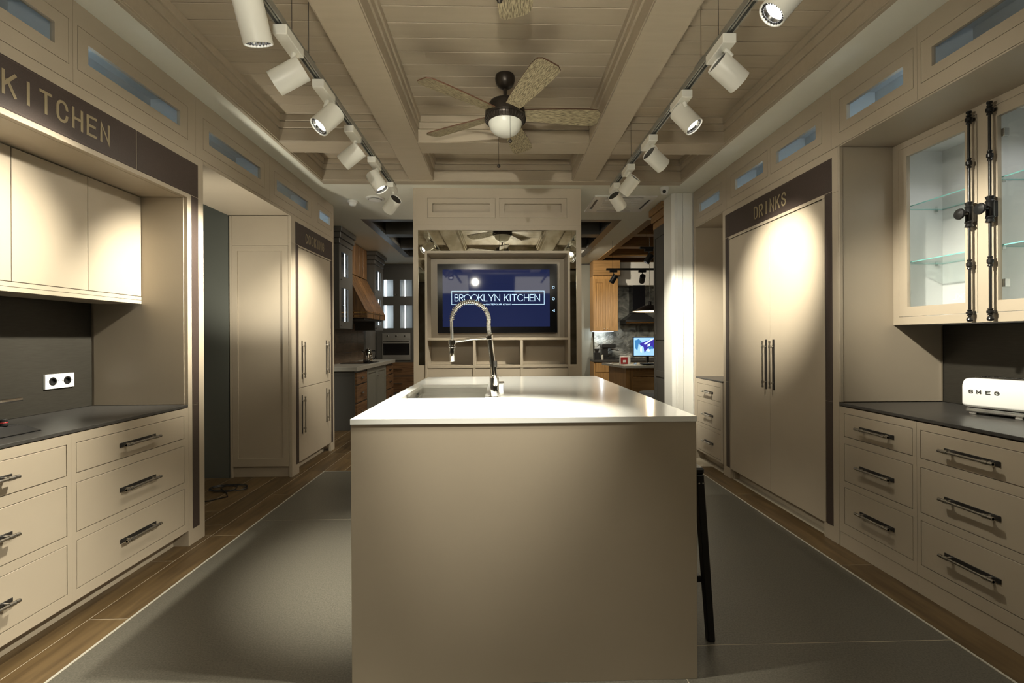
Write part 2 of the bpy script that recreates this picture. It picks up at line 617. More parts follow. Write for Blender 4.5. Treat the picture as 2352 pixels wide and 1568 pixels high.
for c0, c1 in ((CY0, CB[1][0]), (CB[1][1], CB[0][0]), (CB[0][1], 4.66)):
    side_boards(t, 'X', CX1 - .004, -1, c0 + .002, c1 - .002)
t = trim(box(B(), CX0, CX1, CY0 - .1, CY0, HC - .006, PZ + .02, .002))

# walls
struct(bx('wall_left', grey_wall, None, -2.70, -2.60, -3.2, 3.10, 0, HC, 0))
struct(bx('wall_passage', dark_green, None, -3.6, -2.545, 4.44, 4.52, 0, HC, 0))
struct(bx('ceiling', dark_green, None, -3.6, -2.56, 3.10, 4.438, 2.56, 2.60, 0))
struct(bx('wall_rear', grey_wall, None, -2.60, 2.80, -3.3, -3.2, 0, HC, 0))
struct(bx('wall_hall', grey_wall, None, -3.6, -3.5, 3.0, 4.44, 0, 2.56, 0))
struct(bx('wall_left', grey_wall, None, -2.72, -2.62, 4.52, 10.4, 0, HC, 0))
struct(bx('wall_back', white_wall, None, -2.62, 4.8, 10.25, 10.35, 0, HC, 0))
struct(bx('wall_right', grey_wall, None, 2.80, 2.90, -3.2, 5.03, 0, HC, 0))
struct(bx('wall_divider', grey_wall, None, 2.14, 4.8, 5.06, 5.14, 0, HC, 0))
struct(bx('wall_right', grey_wall, None, 4.7, 4.8, 5.14, 10.25, 0, HC, 0))
# white fluted column
bm = B()
prism(bm, [(1.886, 5.06, 0), (1.915, 5.032, 0), (2.122, 5.032, 0), (2.122, 5.30, 0), (1.886, 5.30, 0)], (0, 0, HC - .001))
col = struct(link('wall_column', bm, white_wall))
col['label'] = 'white square column between the dark tall cabinet and the right cabinet wall'
bx('casing_board', white_wall, col, 1.935, 1.999, 5.025, 5.0315, 0, HC - .002, .002)
bx('casing_board', white_wall, col, 2.002, 2.108, 5.0225, 5.0315, 0, HC - .002, .002)


# ------------------------------------------------------------------ cabinet pieces
def bar_handle(parent, s, xf, y, z, L, vertical=False):
    """dark back plate with a steel bar on two posts; s = +1 faces +X, -1 faces -X"""
    bm = B()
    h = .011
    if vertical:
        box(bm, xf, xf + s * .004, y - h, y + h, z - L / 2, z + L / 2, .001)
    else:
        box(bm, xf, xf + s * .004, y - L / 2, y + L / 2, z - h, z + h, .001)
    link('handle_plate', bm, handle_black, parent)
    bm = B()
    xb = xf + s * .033
    e = Vector((0, 0, 1)) if vertical else Vector((0, 1, 0))
    c0 = Vector((xb, y, z))
    off = L * .04 if not vertical else 0
    tube(bm, [c0 - e * (L / 2 - .012 + off), c0 + e * (L / 2 - .012 + off)], .0062, 10)
    for k in (-1, 1):
        p = c0 + e * (k * L * .36)
        tube(bm, [Vector((xf + s * .004, p.y, p.z)), p], .0062, 8)
        tube(bm, [p - e * .011, p + e * .011], .0092, 10)
        q = c0 + e * (k * (L / 2 - .02 + off))
        tube(bm, [q - e * .008, q + e * .008], .0082, 10)
    link('handle', bm, handle_chrome, parent, smooth=True)


def base_unit(label, s, xf, y0, y1, dy0, dy1, rows, hy, hl, group, z0=.10, z1=.872, depth=.55, plinth=.095):
    t = thing('base_cabinet', label, 'cabinet', (xf - s * depth / 2, (y0 + y1) / 2, 0), group=group)
    bm = B()
    slab(bm, planeX(0), (y0 + .0001, y1 - .0001, z0, z1), [(dy0, dy1, a, b) for a, b in rows], xf, xf - s * .022)
    link('face_frame', bm, paint, t)
    bm = box(B(), xf - s * .026, xf - s * depth, y0 + .001, y1 - .001, z0, z1)
    link('carcass', bm, paint, t)
    bm = box(B(), xf - s * plinth, xf - s * (plinth + .02), y0 + .0001, y1 - .0001, .001, z0 - .0025)
    link('plinth', bm, paint, t)
    g = .003
    for a, b in rows:
        d = bx('drawer', paint, t, xf, xf - s * .0205, dy0 + g, dy1 - g, a + g, b - g, .0012)
        bar_handle(d, s, xf, hy, (a + b) / 2 + (.0 if b - a < .16 else -.002), hl)
    return t


ROWS = [(.15, .375), (.413, .643), (.685, .828)]


def frieze(label, s, xf, y0, y1, p0, p1, w0, w1, group, led_end=0, depth=.5):
    t = thing('frieze_cabinet', label, 'cabinet', (xf - s * depth / 2, (y0 + y1) / 2, SEAM), group=group)
    pz0, pz1, wz0, wz1 = 2.56, 2.768, 2.614, 2.708
    bm = slab(B(), planeX(0), (y0 + .0006, y1 - .0006, SEAM + .001, HC - .0015), [(p0, p1, pz0, pz1)], xf, xf - s * .022)
    link('face_frame', bm, paint, t)
    g = .0024
    bm = slab(B(), planeX(0), (p0 + g, p1 - g, pz0 + g, pz1 - g), [(w0, w1, wz0, wz1)], xf, xf - s * .021)
    d = link('door', bm, paint, t)
    link('glass_pane', box(B(), xf - s * .012, xf - s * .016, w0 + .0005, w1 - .0005, wz0 + .0005, wz1 - .0005), pane, d)
    # open-fronted box behind
    bm = B()
    xi, xb = xf - s * .024, xf - s * .27
    box(bm, xb, xb - s * .01, y0 + .01, y1 - .01, SEAM + .02, HC - .02)
    box(bm, xi, xb, y0 + .01, y0 + .02, SEAM + .02, HC - .02)
    box(bm, xi, xb, y1 - .02, y1 - .01, SEAM + .02, HC - .02)
    box(bm, xi, xb, y0 + .01, y1 - .01, SEAM + .02, SEAM + .03)
    box(bm, xi, xb, y0 + .01, y1 - .01, HC - .03, HC - .02)
    link('interior', bm, frieze_in, t)
    bx('led_strip', led_cool, t, xf - s * .10, xf - s * .112, y0 + .03, y0 + .045, SEAM + .06, HC - .06, 0)
    return t


# ---- left frieze
GL = 'glazed frieze cabinets above the left units'
frieze('taupe frieze cabinet over the KITCHEN sign, window cut by the left edge', 1, XL, 1.20, 2.199, 1.30, 2.179, 1.36, 2.111, GL)
frieze('taupe frieze cabinet over the end of the KITCHEN sign, long pale blue window', 1, XL, 2.199, 3.065, 2.221, 2.991, 2.279, 2.921, GL)
frieze('taupe frieze cabinet over the left passage opening, half beside the dark leather corner', 1, XL, 3.065, 4.03, 3.141, 3.949, 3.204, 3.88, GL)
frieze('taupe frieze cabinet over the left end of the COOKING sign and passage end', 1, XL, 4.03, 5.067, 4.117, 4.908, 4.162, 4.841, GL)
frieze('short dim frieze cabinet at the far end over the COOKING sign', 1, XL, 5.067, 5.565, 5.085, 5.50, 5.138, 5.445, GL)
# ---- right frieze
GR = 'glazed frieze cabinets above the right units'
frieze('taupe frieze cabinet over the glass wall cabinet, window cut by the right edge', -1, XR, 1.20, 2.295, 1.40, 2.274, 1.46, 2.216, GR)
frieze('taupe frieze cabinet over the side of the right worktop niche, whole window in view', -1, XR, 2.295, 2.905, 2.316, 2.835, 2.376, 2.773, GR)
frieze('taupe frieze cabinet over the near half of the DRINKS sign', -1, XR, 2.905, 3.585, 2.99, 3.567, 3.05, 3.494, GR)
frieze('taupe frieze cabinet over the far half of the DRINKS sign', -1, XR, 3.585, 4.27, 3.603, 4.187, 3.672, 4.112, GR)
frieze('smallest right frieze cabinet over the narrow niche by the white column', -1, XR, 4.27, 5.010, 4.353, 4.92, 4.409, 4.864, GR)


# ------------------------------------------------------------------ left: KITCHEN niche surround
t = thing('niche_surround', 'taupe portal framing the left worktop niche, leather band lettered KITCHEN', 'surround', (-2.25, 2.1, 0))
bx('header_board', paint, t, XL, XL - .03, .4, 2.98, 2.195, SEAM - .0005)
bx('soffit_board', paint, t, XL - .031, -2.58, .4, 2.979, 2.195, 2.215)
bx('pier', paint, t, XL, -2.58, 2.981, 3.139, .0, SEAM - .0005)
bx('side_lining', paint, t, XL - .022, -2.535, 2.975, 2.980, .893, 2.194)
for (a, b, c_, d_) in ((.9, 2.570, LZ0, LZ1), (2.574, 3.083, LZ0, LZ1), (3.018, 3.083, .887, LZ0 - .003), (3.018, 3.083, .097, .884)):
    bx('leather_panel', leather, t, XL, XL + .0025, a, b, c_, d_, .001)
bm = B()
for (a, b, c_, d_) in ((.9, 2.562, LZ1 - .009, LZ1 - .0075), (.9, 2.562, LZ0 + .0075, LZ0 + .009), (2.582, 3.075, LZ1 - .009, LZ1 - .0075), (2.582, 3.01, LZ0 + .0075, LZ0 + .009),
                       (2.5625, 2.5635, LZ0 + .008, LZ1 - .008), (2.5805, 2.5815, LZ0 + .008, LZ1 - .008), (3.0735, 3.0745, .1, LZ1 - .01), (3.018, 3.083, .893, .8945)):
    box(bm, XL + .0026, XL + .0032, a, b, c_, d_)
link('stitching', bm, stitch, t)['kind'] = 'stuff'
tl = lambda a, b, tt: Vector((tt, a, b))
letters('KITCHEN', 1.893, .0755, .044, .086, 2.283, .0125, tl, XL + .0026, XL + .0036, gold, t)

# left base cabinets
GB = 'drawer units under the left worktop'
base_unit('taupe drawer unit under the left worktop, cut by the left edge of the photo', 1, XL, 1.30, 2.182, 1.40, 2.159, ROWS, 1.80, .24, GB)
base_unit('taupe three drawer unit under the left worktop beside the leather strip pier', 1, XL, 2.182, 2.979, 2.204, 2.942, ROWS, 2.575, .25, GB)
# worktop
tag(bx('worktop', charcoal, None, XL + .004, -2.56, .9, 2.974, .876, .891, .0015), 'charcoal worktop in the left niche under the wall cabinet', 'worktop')
tag(bx('backsplash_panel', splash, None, -2.545, -2.565, .9, 2.973, .892, 1.540, .001), 'dark metallic backsplash behind the left worktop with two sockets', 'backsplash')
# wall cabinet
t = thing('wall_cabinet', 'taupe flat fronted wall cabinet of three doors in the left niche', 'cabinet', (-2.4, 2.2, 1.524))
bx('carcass', paint, t, -2.262, -2.56, 1.0, 2.973, 1.5475, 2.193)
XU = -2.239
bx('light_rail', paint, t, XU, -2.5, 1.0, 2.973, 1.524, 1.546, .001)
bx('light_rail', paint, t, XU, -2.26, 1.0, 2.973, 1.5475, 1.569, .001)
for a, b in ((1.40, 1.795), (1.7985, 2.196), (2.1995, 2.594), (2.5975, 2.971)):
    bx('door', paint, t, XU, -2.26, a, b, 1.572, 2.189, .001)
for yy, lab in ((2.708, 'white socket on the dark left backsplash, left one of the pair'), (2.797, 'white socket on the dark left backsplash, right one of the pair')):
    t = thing('wall_socket', lab, 'socket', (-2.545, yy, 1.066), group='sockets on the left backsplash')
    bm = slab(B(), planeX(0), (yy - .044, yy + .044, 1.026, 1.108), [(yy - .016, yy + .016, 1.051, 1.083)], -2.5445, -2.534)
    link('cover_plate', bm, socket_white, t)
    bm = lathe(B(), [(.0235, .0095), (.0235, .012), (.0160, .012), (.0152, .0005), (.0, .0004)], (-2.5445, yy, 1.067), (1, 0, 0), 24, cap=False)
    link('socket_cup', bm, black, t, smooth=True)
    bm = B()
    for k in (-1, 1):
        lathe(bm, [(.0022, .0104), (.0022, .0112)], (-2.5445, yy + k * .032, 1.067), (1, 0, 0), 8)
    link('screw', bm, handle_black, t)
# black sink and tap on the left worktop
t = thing('composite_sink', 'black composite sink set on the left worktop, cut by the left edge', 'sink', (-2.28, 1.9, .8915))
bm = B()
lo_ = [(-2.075, 1.30), (-2.075, 2.175), (-2.50, 2.24), (-2.50, 1.30)]
hi_ = [(-2.125, 1.30), (-2.125, 2.115), (-2.47, 2.20), (-2.47, 1.30)]
va = [bm.verts.new((p[0], p[1], .892)) for p in lo_]
vb = [bm.verts.new((p[0], p[1], .932)) for p in hi_]
bm.faces.new(va)
bm.faces.new(vb)
for i in range(4):
    bm.faces.new((va[i], va[(i + 1) % 4], vb[(i + 1) % 4], vb[i]))
bmesh.ops.bevel(bm, geom=bm.edges[:], offset=.006, segments=2, affect='EDGES')
link('rim', bm, black, t)
bm = slab(B(), planeZ(), (-2.44, -2.15, 1.35, 2.09), [(-2.425, -2.165, 1.40, 2.075)], .9325, .944)
link('drainer_edge', bm, black, t)
bm = B()
for k in range(7):
    box(bm, -2.41, -2.18, 1.80 + k * .036, 1.812 + k * .036, .9326, .938, .001)
link('drainer', bm, black, t)
bm = tube(B(), [(-2.46, 1.35, .958), (-2.46, 2.14, .958), (-2.455, 2.185, .955), (-2.43, 2.205, .948), (-2.33, 2.18, .945), (-2.27, 2.165, .936)], .011, 10)
link('rear_lip', bm, black, t, smooth=True)
t = thing('drain_knob', 'small black drain knob with red ring on the black sink', 'knob', (-2.14, 2.05, .9325))
kp = (-2.138, 2.062)
link('base', lathe(B(), [(.015, .0005), (.015, .010), (.013, .012)], (*kp, .9325), (0, 0, 1), 20), black, t, smooth=True)
link('ring', lathe(B(), [(.0130, 0), (.0138, .002), (.0130, .004)], (*kp, .9448), (0, 0, 1), 20), red_pl, t, smooth=True)
link('cap', lathe(B(), [(.013, 0), (.013, .010), (.010, .013)], (*kp, .9491), (0, 0, 1), 20), black, t, smooth=True)
t = thing('mixer_tap', 'chrome tap spout reaching in from the left edge over the black sink', 'tap', (-2.505, 1.70, .8915))
link('base', lathe(B(), [(.022, .0005), (.022, .02), (.018, .03), (.018, .12)], (-2.522, 1.70, .892), (0, 0, 1), 20), chrome, t, smooth=True)
link('spout', tube(B(), [(-2.522, 1.70, 1.0), (-2.46, 1.80, 1.006), (-2.34, 2.05, 1.010), (-2.30, 2.30, 1.018)], [.018, .014, .012, .010], 14), chrome, t, smooth=True)

# ------------------------------------------------------------------ left: passage + cooking cabinet
t = thing('passage_lintel', 'taupe boxed lintel lining over the dark passage on the left', 'lintel', (-2.25, 3.8, 2.47))
bx('soffit_board', paint, t, XL, -2.545, 3.1395, 4.4395, 2.465, SEAM - .0005)
bx('edge_bead', paint, t, XL + .001, XL - .012, 3.1395, 4.4395, 2.458, 2.4645, .001)
bm = B()
pts = []
for i in range(90):
    a = i / 89 * 2 * PI * 2.6
    r_ = .10 + .035 * math.sin(a * .7)
    pts.append((-2.36 + r_ * 1.2 * math.cos(a) + .02 * math.sin(a * 1.7), 4.12 + r_ * .8 * math.sin(a), .006 + .008 * (i / 89)))
pts += [(-2.30, 3.98, .006), (-2.25, 3.90, .006), (-2.34, 3.80, .006), (-2.46, 3.75, .006)]
tag(link('power_cable', tube(bm, pts, .0045, 6), black, None, smooth=True), 'loose coil of black cable on the passage floor', 'cable')

YC = 4.44
t = thing('tall_cabinet', 'tall taupe cupboard with leather band lettered COOKING and four long bar handles', 'cabinet', (-2.25, 5.0, 0))
bx('carcass', paint, t, XL - .03, -2.535, YC + .03, 5.56, .105, SEAM - .0005)
bx('pier', paint, t, XL, XL - .029, YC, 4.594, 0, 2.21)
bx('pier', paint, t, XL, XL - .029, 5.452, 5.564, 0, 2.21)
bx('header_board', paint, t, XL, XL - .029, YC, 5.564, 2.2105, SEAM - .0005)
bx('plinth', paint, t, XL - .09, XL - .11, 4.594, 5.452, 0, .09)
bx('end_post', paint, t, -2.512, -2.535, YC, YC + .029, 0, 2.46)
# panelled side facing the aisle
bx('top_panel', paint, t, XL - .0295, -2.511, YC + .002, YC + .022, 2.181, 2.462)
bx('side_plinth', paint, t, XL - .0295, -2.511, YC + .022, YC + .029, .0, .101)
bm = slab(B(), planeY(), (-2.510, XL - .031, .104, 2.177), [(-2.461, -2.045, .18, 2.13)], YC, YC + .02)
d = link('side_door', bm, paint, t)
bx('recessed_panel', paint, d, -2.47, -2.036, YC + .010, YC + .0195, .172, 2.138, 0)
for (a, b, c_, d_) in ((4.529, 5.51, LZ0 - .003, LZ1), (4.529, 4.588, .887, LZ0 - .006), (4.529, 4.588, .097, .884), (5.457, 5.51, .887, LZ0 - .006), (5.457, 5.51, .097, .884)):
    bx('leather_panel', leather, t, XL, XL + .0025, a, b, c_, d_, .001)
bx('door_trim', paint, t, XL - .003, XL + .004, 4.589, 5.456, 2.199, 2.213, .001)
letters('COOKING', 4.765, .0735, .042, .086, 2.274, .012, tl, XL + .0026, XL + .0036, gold, t)
for (a, b) in ((.823, 2.196), (.098, .818)):
    d = bx('door', paint, t, XL - .004, XL - .026, 4.597, 5.449, a, b, .001)
    for hy in (4.675, 5.325):
        zc, L = (1.095, .38) if a > .5 else (.553, .38)
        bar_handle(d, 1, XL - .004, hy, zc, L, True)

# ------------------------------------------------------------------ right: far niche with drawers
t = thing('niche_surround', 'narrow taupe portal of the far right niche beside the white column', 'surround', (2.4, 4.68, 0))
bx('end_panel', paint, t, XR, 2.76, 4.962, 5.010, 0, SEAM - .0005)
bx('soffit_board', paint, t, XR, 2.76, 4.362, 4.9615, 2.474, SEAM - .0005)
bx('rear_panel', paint, t, 2.74, 2.76, 4.362, 4.9615, .90, 2.4735)
base_unit('small taupe three drawer unit under the far right niche', -1, XR, 4.363, 4.9615, 4.409, 4.926, [(.115, .365), (.402, .63), (.673, .816)], 4.66, .20, None, .095, .862)
tag(bx('worktop', charcoal, None, XR - .004, 2.738, 4.363, 4.9612, .866, .879, .0015), 'small dark worktop in the far right niche', 'worktop')

# ------------------------------------------------------------------ right: DRINKS tall cabinet
t = thing('tall_cabinet', 'tall taupe two door cupboard with leather band lettered DRINKS', 'cabinet', (2.4, 3.6, 0))
bx('carcass', paint, t, XR + .03, 2.76, 2.86, 4.33, .10, SEAM - .0005)
bx('pier', paint, t, XR, XR + .029, 2.849, 2.985, 0, 2.205)
bx('pier', paint, t, XR, XR + .029, 4.225, 4.349, 0, 2.205)
bx('inner_side', paint, t, XR + .03, 2.76, 4.332, 4.349, 0, SEAM - .0005)
bx('foot_block', paint, t, XR + .03, XR + .12, 4.215, 4.331, 0, .095)
bx('header_board', paint, t, XR, XR + .029, 2.849, 4.349, 2.2055, SEAM - .0005)
bx('plinth', paint, t, XR + .08, XR + .10, 2.985, 4.214, 0, .075)
for (a, b, c_, d_) in ((2.899, 4.294, LZ0, LZ1), (2.899, 2.962, .887, LZ0 - .003), (2.899, 2.962, .097, .884), (4.230, 4.294, .887, LZ0 - .003), (4.230, 4.294, .097, .884)):
    bx('leather_panel', leather, t, XR, XR - .0025, a, b, c_, d_, .001)
bm = B()
for (a, b, c_, d_) in ((2.908, 4.286, LZ1 - .009, LZ1 - .0075), (2.899, 2.962, .893, .8945), (2.899, 2.962, LZ0 - .012, LZ0 - .0105), (4.23, 4.294, .893, .8945), (2.903, 2.904, .1, LZ1 - .01)):
    box(bm, XR - .0026, XR - .0032, a, b, c_, d_)
link('stitching', bm, stitch, t)['kind'] = 'stuff'
bx('door_trim', paint, t, XR - .005, XR, 2.963, 4.229, 2.197, 2.2195, .001)
bx('door_trim', paint, t, XR - .005, XR, 2.9635, 2.984, .1, 2.1965, .001)
letters('DRINKS', -3.797, .0755, .044, .09, 2.274, .0125, lambda a, b, tt: Vector((tt, -a, b)), XR - .0026, XR - .0036, gold, t)
for (a, b, hy) in ((2.988, 3.5905, 3.543), (3.5935, 4.222, 3.642)):
    d = bx('door', paint, t, XR + .003, XR + .026, a, b, .09, 2.193, .001)
    bar_handle(d, -1, XR + .003, hy, 1.083, .39, True)

# ------------------------------------------------------------------ right: near worktop niche
t = thing('niche_surround', 'taupe lining of the right worktop niche around the glass wall cabinet', 'surround', (2.45, 2.0, 0))
bx('side_lining', paint, t, XR + .001, 2.78, 2.842, 2.848, .893, 2.4845)
bx('pier_edge', paint, t, XR, XR + .02, 2.8345, 2.8415, .893, 2.4845, .001)
bx('soffit_board', paint, t, XR, 2.78, .9, 2.834, 2.476, 2.4845)
GB2 = 'drawer units under the right worktop'
base_unit('taupe three drawer unit under the right worktop, next to the DRINKS cupboard', -1, XR, 2.308, 2.846, 2.330, 2.806, ROWS, 2.562, .24, GB2, .092, .866, plinth=.003)
base_unit('wide taupe drawer unit under the toaster, cut by the right edge', -1, XR, 1.60, 2.307, 1.76, 2.287, ROWS, 2.035, .25, GB2, .092, .866, plinth=.003)
tag(bx('worktop', charcoal, None, XR - .004, 2.766, .9, 2.841, .873, .889, .0015), 'charcoal worktop in the right niche under the white toaster', 'worktop')
tag(bx('backsplash_panel', splash, None, 2.766, 2.79, .9, 2.8408, .8895, 1.366, .001), 'dark metallic backsplash behind the toaster in the right niche', 'backsplash')
bx('edge_strip', handle_chrome, bpy.data.objects['backsplash_panel.001'], 2.758, 2.7655, 2.832, 2.8405, .8895, 1.36, 0)

# glass wall cabinet
XV = 2.454
t = thing('glass_wall_cabinet', 'taupe wall cabinet with glass doors and long black bolts above the toaster', 'cabinet', (2.6, 2.2, 1.368))
bm = slab(B(), planeX(0), (1.2, 2.841, 1.369, 2.4755), [(2.327, 2.801, 1.416, 2.439), (1.77, 2.249, 1.416, 2.439)], XV, XV + .022)
link('face_frame', bm, paint, t)
bm = B()
box(bm, 2.755, 2.765, 1.2, 2.841, 1.369, 2.4755)
box(bm, XV + .0225, 2.755, 2.826, 2.841, 1.369, 2.4755)
box(bm, XV + .0225, 2.755, 1.2, 2.8255, 1.369, 1.41)
box(bm, XV + .0225, 2.755, 1.2, 2.8255, 2.445, 2.4755)
box(bm, XV + .0225, 2.755, 2.280, 2.296, 1.4105, 2.4445)
link('interior', bm, cab_in, t)
for (a, b, ga, gb) in ((2.327, 2.801, 2.391, 2.742), (1.77, 2.249, 1.83, 2.230)):
    g = .0022
    bm = slab(B(), planeX(0), (a + g, b - g, 1.416 + g, 2.439 - g), [(ga, gb, 1.475, 2.381)], XV - .001, XV + .02)
    d = link('door', bm, paint, t)
    link('glass_pane', box(B(), XV + .012, XV + .016, ga, gb, 1.475, 2.381), pane, d)
    bm = B()
    for zz in (1.56, 2.30):
        box(bm, XV + .022, XV + .05, b - .03, b - .008, zz - .02, zz + .02, .002)
    link('hinge', bm, silver, d)
for zs in (1.748, 2.085):
    for (a, b) in ((2.297, 2.825), (1.25, 2.279)):
        bm = box(B(), XV + .035, 2.753, a, b, zs - .003, zs + .003)
        bm.normal_update()
        for f in bm.faces:
            if abs(f.normal.z) < .5:
                f.material_index = 1
        link('glass_shelf', bm, shelf_glass, t, mats=[shelf_edge])
        bm = B()
        for yy in (a + .004, b - .012):
            for xx in (2.52, 2.70):
                box(bm, xx, xx + .016, yy, yy + .008, zs - .016, zs - .0035)
        link('shelf_support', bm, silver, t)
bm = B()
box(bm, 2.64, 2.68, 2.55, 2.57, 2.436, 2.4445)
link('catch_block', bm, silver, t)
for (yy, lab) in ((2.46, 1), (1.95, 2)):
    pk = link('puck_light', lathe(B(), [(.022, 0), (.022, -.006), (.016, -.008), (.0, -.008)], (2.60, yy, 2.4445), (0, 0, 1), 18, cap=False), led_white, t)
    lamp('puck_beam', 'SPOT', (2.60, yy, 2.434), (0, 0, -1), 5, (1, .98, .95), 2.4, .6, .02)
# cremone bolts
for yy in (2.342, 2.240):
    XB = 2.425
    prof = []

    def collar(z, h, r):
        return [(.0062, z - h), (r * .75, z - h * .95), (r * .75, z - h * .7), (.0075, z - h * .55), (r, z - h * .3), (r, z + h * .3), (.0075, z + h * .55), (r * .75, z + h * .7), (r * .75, z + h * .95), (.0062, z + h)]
    bm = B()
    pr = [(.0055, 1.372), (.011, 1.375), (.0145, 1.383), (.011, 1.394), (.0065, 1.398)]
    for z, h, r in ((1.418, .017, .015), (1.668, .026, .0135), (2.19, .026, .0135), (2.415, .024, .0155)):
        pr += collar(z, h, r)
    pr += [(.008, 2.444), (.012, 2.448), (.012, 2.456), (.0, 2.458)]
    lathe(bm, pr, (XB, yy, 0), (0, 0, 1), 14)
    b_ = link('bolt_rod', bm, bolt_iron, t, smooth=True)
    bm = B()
    lathe(bm, [(.013, 1.858), (.019, 1.862), (.014, 1.876), (.0195, 1.884), (.016, 1.894), (.016, 1.955), (.0195, 1.963), (.014, 1.972), (.019, 1.986), (.013, 1.99)], (XB, yy, 0), (0, 0, 1), 16)
    box(bm, XB, XV - .0015, yy - .014, yy + .014, 1.885, 1.965, .002)
    for zz in (1.418, 2.415):
        link('bracket', box(B(), XB, XV - .0015, yy - .007, yy + .007, zz - .008, zz + .008, .001), bolt_iron, b_)
    link('lock_case', bm, bolt_iron, b_, smooth=True)
    bm = lathe(B(), [(.009, 0), (.009, .022), (.012, .026), (.024, .030), (.029, .037), (.026, .044), (.012, .048), (.0, .0485)], (XB - .014, yy, 1.927), (-1, 0, 0), 20)
    link('knob', bm, bolt_iron, b_, smooth=True)

# toaster (local coords: x along its length, y depth away from the aisle, z up)
ang = math.atan2(-.198, .071)
t = thing('toaster', 'white enamel toaster with chrome foot standing on the right worktop', 'toaster', (2.440, 2.400, .8895), ang, local=True)


def rounded_profile(w_, h_, r):
    pts = []
    for cx, cy, a0 in ((w_ - r, r * .45, -90), (w_ - r, h_ - r, 0), (r, h_ - r, 90), (r, r * .45, 180)):
        ry_ = r if cy > h_ / 2 else r * .45
        for k in range(7):
            a = math.radians(a0 + 90 * k / 6)
            pts.append((cx + r * math.cos(a), cy + ry_ * math.sin(a)))
    return pts


bm = B()
prof = rounded_profile(.195, .155, .045)
secs = []
for xx, sc in ((0.0, .80), (.004, .88), (.012, .95), (.026, .99), (.045, 1.0), (.345, 1.0), (.364, .99), (.378, .95), (.386, .88), (.39, .80)):
    secs.append([bm.verts.new((xx, .0975 + (p[0] - .0975) * (sc * .25 + .75), .034 + .0775 + (p[1] - .0775) * (sc * .35 + .65))) for p in prof])
n = len(prof)
for i in range(len(secs) - 1):
    for k in range(n):
        bm.faces.new((secs[i][k], secs[i][(k + 1) % n], secs[i + 1][(k + 1) % n], secs[i + 1][k]))
bm.faces.new(secs[0])
bm.faces.new(secs[-1])
link('shell', bm, toaster_white, t, smooth=True)
bm = box(B(), .008, .382, .010, .185, .012, .033, .006)
link('chrome_base', bm, chrome, t)
for (a, b) in ((.02, .02), (.02, .15), (.20, .008), (.345, .02), (.345, .15)):
    bm = box(B(), a, a + .03, b, b + .025, .0, .0115, .003)
    link('foot', bm, chrome, t)
bm = B()
slab(bm, planeZ(), (.03, .36, .055, .140), [(.045, .345, .066, .090), (.045, .345, .106, .130)], .1895, .1945)
link('slot_frame', bm, chrome, t)
bm = B()
for k in range(7):
    box(bm, .05 + k * .046, .056 + k * .046, .062, .134, .1948, .199, .001)
link('slot_guard', bm, chrome, t)
link('slot_well', box(B(), .05, .34, .068, .128, .1885, .1893), black, t)
for ch, x0 in (('S', .030), ('M', .062), ('E', .098), ('G', .132)):
    bm = B()
    for q, pl_ in enumerate(glyph(ch)):
        ribbon(bm, [(x0 + p[0] * .015, .113 + p[1] * .015) for p in pl_], .0036, lambda a, b, tt: Vector((a, tt, b)), .0002, -.0022 - .0001 * q)
    link('letter', bm, handle_black, t)

# ------------------------------------------------------------------ island
IX0, IX1, IY0, IY1, IZ = -.560, .748, 1.752, 3.635, 1.0
t = thing('kitchen_island', 'large taupe kitchen island with plain front panel in the middle of the room', 'island', ((IX0 + IX1) / 2, 2.7, 0))
bx('front_panel', paint, t, IX0 + .002, IX1 - .002, IY0 + .002, IY0 + .022, .0, .9795, .0008)
bx('side_panel', paint, t, IX0 + .002, IX0 + .022, IY0 + .0225, IY1 - .0225, .0, .9795, .001)
bx('rear_panel', paint, t, IX0 + .002, IX1 - .002, IY1 - .022, IY1 - .002, .0, .9795, .001)
bx('carcass', paint, t, -.05, .30, IY0 + .0225, IY1 - .0225, .0, .9795, .001)
bx('carcass_floor', paint, t, IX0 + .023, -.051, IY0 + .0225, IY1 - .0225, .0, .09, 0)
bm = slab(B(), planeZ(), (IX0, IX1, IY0, IY1), [(-.502, -.078, 2.352, 3.03)], .980, IZ)
tag(link('island_worktop', bm, quartz), 'glossy white quartz worktop of the island with inset sink', 'worktop')
t = thing('undermount_sink', 'rectangular brushed steel sink sunk in the white island worktop', 'sink', (-.29, 2.69, .78))
bm = B()
sx0, sx1, sy0, sy1, sz = -.505, -.075, 2.349, 3.033, .78
slab(bm, planeZ(), (sx0 - .02, sx1 + .02, sy0 - .02, sy1 + .02), [(sx0, sx1, sy0, sy1)], .9775, .9795)
link('flange', bm, steel, t)
bm = B()
for (a, b, c_, d_, e_, f_) in ((sx0 - .002, sx0, sy0, sy1, sz, .9774), (sx1, sx1 + .002, sy0, sy1, sz, .9774), (sx0, sx1, sy0 - .002, sy0, sz, .9774), (sx0, sx1, sy1, sy1 + .002, sz, .9774), (sx0 - .002, sx1 + .002, sy0 - .002, sy1 + .002, sz - .002, sz)):
    box(bm, a, b, c_, d_, e_, f_)
link('bowl', bm, steel, t)
bm = B()
for xx in (sx0 + .0005, sx1 - .0145):
    box(bm, xx, xx + .014, sy0 + .002, sy1 - .002, .945, .949)
link('ledge', bm, steel, t)
bx('overflow', black, t, sx0 + .0003, sx0 + .002, 2.83, 2.92, .953, .967, .0004)
link('drain', lathe(B(), [(.045, .0005), (.045, .004), (.032, .005), (.03, .002), (.0, .0018)], (-.29, 2.75, sz), (0, 0, 1), 24, cap=False), chrome, t, smooth=True)

